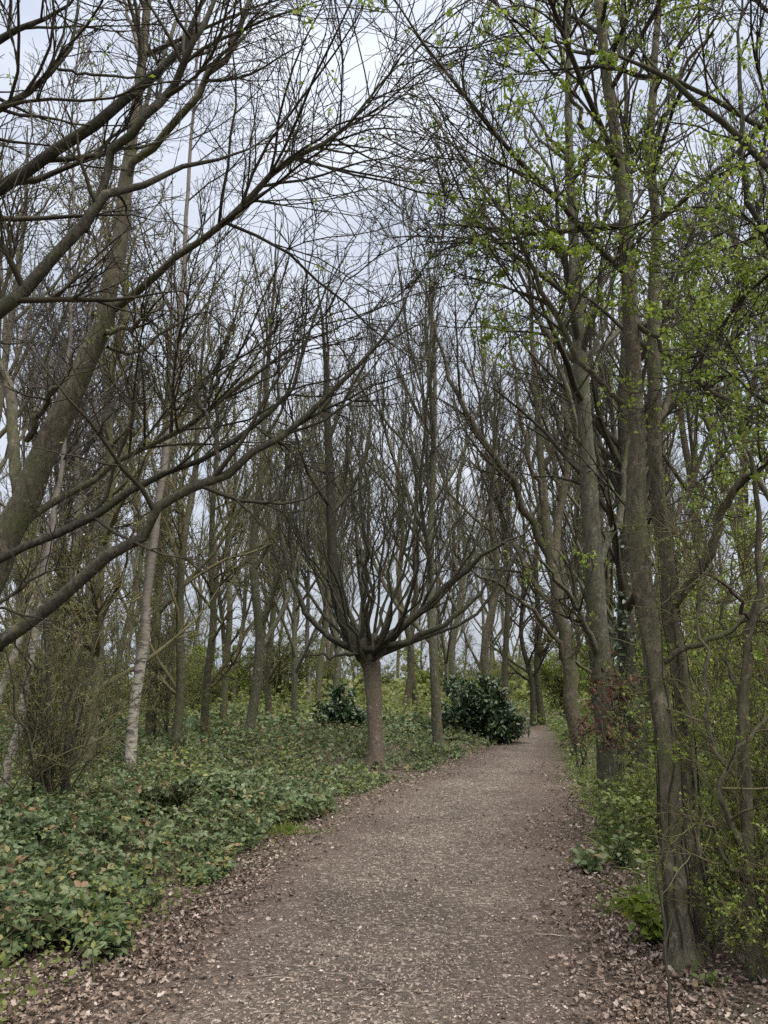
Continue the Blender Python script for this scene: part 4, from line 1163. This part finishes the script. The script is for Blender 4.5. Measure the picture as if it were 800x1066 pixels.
# rusty dead leaf sprays round the straight trunk
def rusty(seed, label, x, y, d, W):
    T = Tree(seed); rng = T.rng
    c = px(x, y, d); Ps, Rs = [], []
    g = foot(c[0], c[1])
    for k in range(7):
        e = c + rng.normal(size=3) * (W, W * .6, W * .7)
        P, R = smooth_line([np.array(g) - (0, 0, .05), (np.array(g) * .4 + c * .6) + rng.normal(size=3) * .06, e], [.012, .008, .003], 10, rng, .02); Ps.append(P); Rs.append(R)
    Pm, Rm = stack(Ps, Rs); T.trunk.append(tubes(Pm, Rm, 5))
    A, AR = grow(rng, Pm, Rm, n=9, t=(.5, 1), ang=(30, 80), lf=(.1, .3), lm=(.1, .4), K=4, wig=.2, trop=0., rr=.6, rtip=.003); T.twigs(A, AR, 3)
    LV = {'leaf_rust': [leaves_on(rng, A, 2.2, (.035, .075), 'dead', 2, spread=.03)]}
    r = thing('rusty_bush', label, 'dead bush', g); T.finish(r, M['bark_brown'], M['twig_dark'], LV, 'stems')


rusty(411, 'rusty red dead leaves clinging in front of the straight trunk', 640, 712, 8.5, .17)
rusty(412, 'low brown dead leaf spray at the foot of the leaning tree', 603, 745, 13.5, .25)


# leafy weed plants
def weed_plant(name, label, cat, x, y, H, n_stem, lsize, mat, seed, tilt=.25, per=9):
    rng = np.random.default_rng(seed); g = gpt(x, y); T = Tree(seed)
    base = np.array(foot(g[0], g[1])); Ps, Rs, L = [], [], []
    for k in range(n_stem):
        d = rdir(rng, 1, 0)[0] * tilt; d[2] = 1
        h = H * rng.uniform(.6, 1); o = np.append(rng.normal(size=2) * .03 * (n_stem > 1), -.02)
        P, R = smooth_line([o, o + d * h * .5 + rng.normal(size=3) * .01, o + d * h], [.005, .004, .002], 8); Ps.append(P); Rs.append(R)
    Pm, Rm = stack(Ps, Rs); T.trunk.append(tubes(Pm, Rm, 5))
    idx = np.repeat(np.arange(n_stem), per); t = np.tile(np.linspace(.35, 1, per), n_stem)
    p, _, _ = interp(Pm, Rm, idx, np.clip(t, 0, .999)); p = np.repeat(p, 3, 0); t = np.repeat(t, 3)
    f = rdir(rng, len(p), .15, .55)
    lv = {mat: [blades('leaflet', p + f * .02 + rng.normal(size=p.shape) * .018, f, rdir(rng, len(p), 1.3), rng.uniform(lsize[0], lsize[1], len(p)), rng.uniform(.2, 1, len(p)))]}
    r = thing(name, label, cat, tuple(base)); T.finish(r, M['twig_olive'], M['twig_olive'], lv, 'stems', (0, 0, 0))


weed_plant('nettle_plant', 'bright green nettle clump in front of the twin stemmed tree', 'nettle', 683, 985, .3, 7, (.06, .105), 'leaf_fresh', 501, .7, 5)
weed_plant('nettle_plant', 'small light green sprig growing against the twin trunk', 'nettle', 722, 960, .75, 4, (.045, .085), 'leaf_fresh', 502, .15, 8)
weed_plant('dock_plant', 'bluish green leafy clump on the right path edge', 'weed', 614, 908, .16, 8, (.06, .1), 'leaf_bramble', 503, .8, 5)
weed_plant('nettle_plant', 'green weed clump beside the bluish one', 'nettle', 648, 905, .25, 7, (.05, .08), 'leaf_bramble', 504, .4, 6)
weed_plant('nettle_plant', 'large leaved green plant cut off at the right edge', 'nettle', 792, 985, .62, 7, (.07, .13), 'leaf_fresh', 505, .25, 7)
weed_plant('nettle_plant', 'tiny seedling in the leaf litter near the bottom right corner', 'nettle', 735, 1035, .1, 3, (.03, .05), 'leaf_nettle', 506, .4, 3)
weed_plant('nettle_plant', 'low seedling between the path and the twin stemmed tree', 'nettle', 632, 955, .1, 4, (.03, .06), 'leaf_nettle', 507, .5, 3)

# thin dark sapling stick in front of the nettles
T = Tree(510); rng = T.rng
P, R = traced([(698, 1050, 3.85, 4), (694, 1000, 3.85, 3.5), (690, 950, 3.85, 3.2), (687, 905, 3.85, 2.6), (690, 870, 3.85, 2)], 14, True, rng, .006)
T.stem(P, R, 6); A, AR = grow(rng, P[None], R[None], n=6, t=(.5, 1), ang=(30, 60), lf=(.12, .3), K=4, rtip=.0015); T.twigs(A, AR, 3)
T.finish(thing('sapling', 'thin dark sapling stick in the litter at the bottom right', 'sapling', foot(P[0][0], P[0][1])), M['bark_dark'], M['twig_dark'])

# gnarled stems at the right edge
T = Tree(520); rng = T.rng
D = 4.6
WS = .66
P, R = traced([(790, 1015, D, 34), (786, 960, D, 26), (778, 890, D, 20), (774, 800, D, 17), (776, 720, D, 15), (786, 640, D, 13), (790, 560, D, 10), (780, 470, D, 6)], 26, True, rng, .012)
T.stem(P, R, 14, .12)
for l in [[(778, 885, D, 12), (755, 850, D, 9), (748, 820, D - .05, 8), (768, 780, D - .1, 7), (800, 745, D - .1, 6), (840, 720, D, 4)],
          [(775, 810, D, 8), (750, 785, D + .1, 7), (735, 745, D + .1, 7), (738, 690, D + .1, 6), (728, 640, D + .1, 5), (735, 560, D + .1, 3)],
          [(782, 920, D, 9), (760, 900, D - .1, 8), (740, 860, D - .1, 6), (728, 858, D - .1, 5), (712, 855, D - .1, 3)],
          [(776, 730, D, 8), (756, 690, D + .2, 6), (758, 620, D + .3, 5), (768, 540, D + .3, 3)],
          [(784, 650, D, 7), (770, 620, D - .1, 6), (740, 600, D - .1, 5), (715, 565, D - .1, 4), (690, 560, D - .1, 2)]]:
    P, R = traced(l, 18, False, rng, .012); T.limb(P, R, 8)
Pm, Rm = stack(T.P, T.R)
_, _, Tw = crown_on(T, Pm, Rm, (9, (25, 75), (.2, .5)), 5, 5, .03, .2, (.0035, .0026, .002), (.2, .9), (.1, 1.), lm3=(.08, .3))
LV = {'leaf_fresh': [leaves_on(rng, Tw, .45, (.012, .028), cluster=3)]}
b = px(790, 1015, D)
T.finish(thing('hawthorn_tree', 'gnarled twisting hawthorn stems at the right edge', 'hawthorn', foot(b[0], b[1])), M['bark_brown'], M['twig_olive'], LV)
print('shrubs done')

# ================================================================== light
SUN_EL, SUN_AZ = radians(66), radians(135)       # azimuth clockwise from +Y: behind the camera, to the right
sd = bpy.data.lights.new('sun', 'SUN'); so = bpy.data.objects.new('sun', sd); COL.objects.link(so)
sd.energy = 1.5; sd.angle = radians(70); sd.color = (1., .96, .9)
so.rotation_euler = (radians(90) - SUN_EL, 0, PI - SUN_AZ)
so.location = (0, -5, 30)
w = bpy.data.worlds.new('World'); sc.world = w; w.use_nodes = True
nt = w.node_tree; nt.nodes.clear()
out = nt.nodes.new('ShaderNodeOutputWorld'); bg = nt.nodes.new('ShaderNodeBackground')
sky = nt.nodes.new('ShaderNodeTexSky'); sky.sky_type = 'NISHITA'; sky.sun_disc = False
sky.sun_elevation = SUN_EL; sky.sun_rotation = SUN_AZ; sky.dust_density = 4; sky.air_density = 1.; sky.ozone_density = 1.5
tc = nt.nodes.new('ShaderNodeTexCoord')
mp = nt.nodes.new('ShaderNodeMapping'); mp.inputs['Scale'].default_value = (1, 1, 2.2); nt.links.new(tc.outputs['Generated'], mp.inputs[0])
n1 = noise(nt, mp.outputs[0], 2.2, 5, .55, .3)
# thin overcast: cloud over most of the sky, blue showing faintly through
cov = ramp(nt, [(.3, (.62, .62, .62)), (.62, (.97, .97, .97))], n1.outputs[0]).outputs[0]
n2 = noise(nt, mp.outputs[0], 4.5, 4, .5)
cl = ramp(nt, [(.3, (6.4, 6.9, 7.8)), (.7, (8.6, 8.9, 9.4))], n2.outputs[0])
c2 = cl.color_ramp
cloud = nt.nodes.new('ShaderNodeMix'); cloud.data_type = 'VECTOR'
for e, c in zip(c2.elements, ((.60, .655, .775), (.79, .83, .915))): e.color = (*c, 1)
mul = nt.nodes.new('ShaderNodeVectorMath'); mul.operation = 'SCALE'; mul.inputs['Scale'].default_value = 4.1
nt.links.new(cl.outputs[0], mul.inputs[0]); nt.nodes.remove(cloud)
sc2 = nt.nodes.new('ShaderNodeVectorMath'); sc2.operation = 'SCALE'; sc2.inputs['Scale'].default_value = .55
nt.links.new(sky.outputs[0], sc2.inputs[0])
mx = mixc(nt, cov, sc2.outputs[0], mul.outputs[0])
# an overcast sky is about three times as bright overhead as at the horizon
sx = nt.nodes.new('ShaderNodeSeparateXYZ'); nt.links.new(tc.outputs['Generated'], sx.inputs[0])
gm = nt.nodes.new('ShaderNodeMapRange'); gm.inputs[1].default_value = 0; gm.inputs[2].default_value = 1; gm.inputs[3].default_value = .84; gm.inputs[4].default_value = 1.25
nt.links.new(sx.outputs[2], gm.inputs[0])
s3 = nt.nodes.new('ShaderNodeVectorMath'); s3.operation = 'SCALE'; nt.links.new(mx, s3.inputs[0]); nt.links.new(gm.outputs[0], s3.inputs['Scale'])
mx = s3.outputs[0]
nt.links.new(mx, bg.inputs[0]); bg.inputs[1].default_value = .05
nt.links.new(bg.outputs[0], out.inputs[0])

sc.render.engine = 'CYCLES'
sc.view_settings.view_transform = 'Standard'; sc.view_settings.look = 'None'
sc.view_settings.exposure = 2.5; sc.view_settings.gamma = 1; sc.view_settings.use_curve_mapping = False
sc.cycles.max_bounces = 6; sc.cycles.diffuse_bounces = 3; sc.cycles.transmission_bounces = 3; sc.cycles.transparent_max_bounces = 4
sc.cycles.use_denoising = False
tri = sum(len(o.data.polygons) for o in COL.objects if o.type == 'MESH')
um = sum(len(m.polygons) for m in bpy.data.meshes)
print('polys', tri, 'unique', um, 'objects', len(COL.objects))
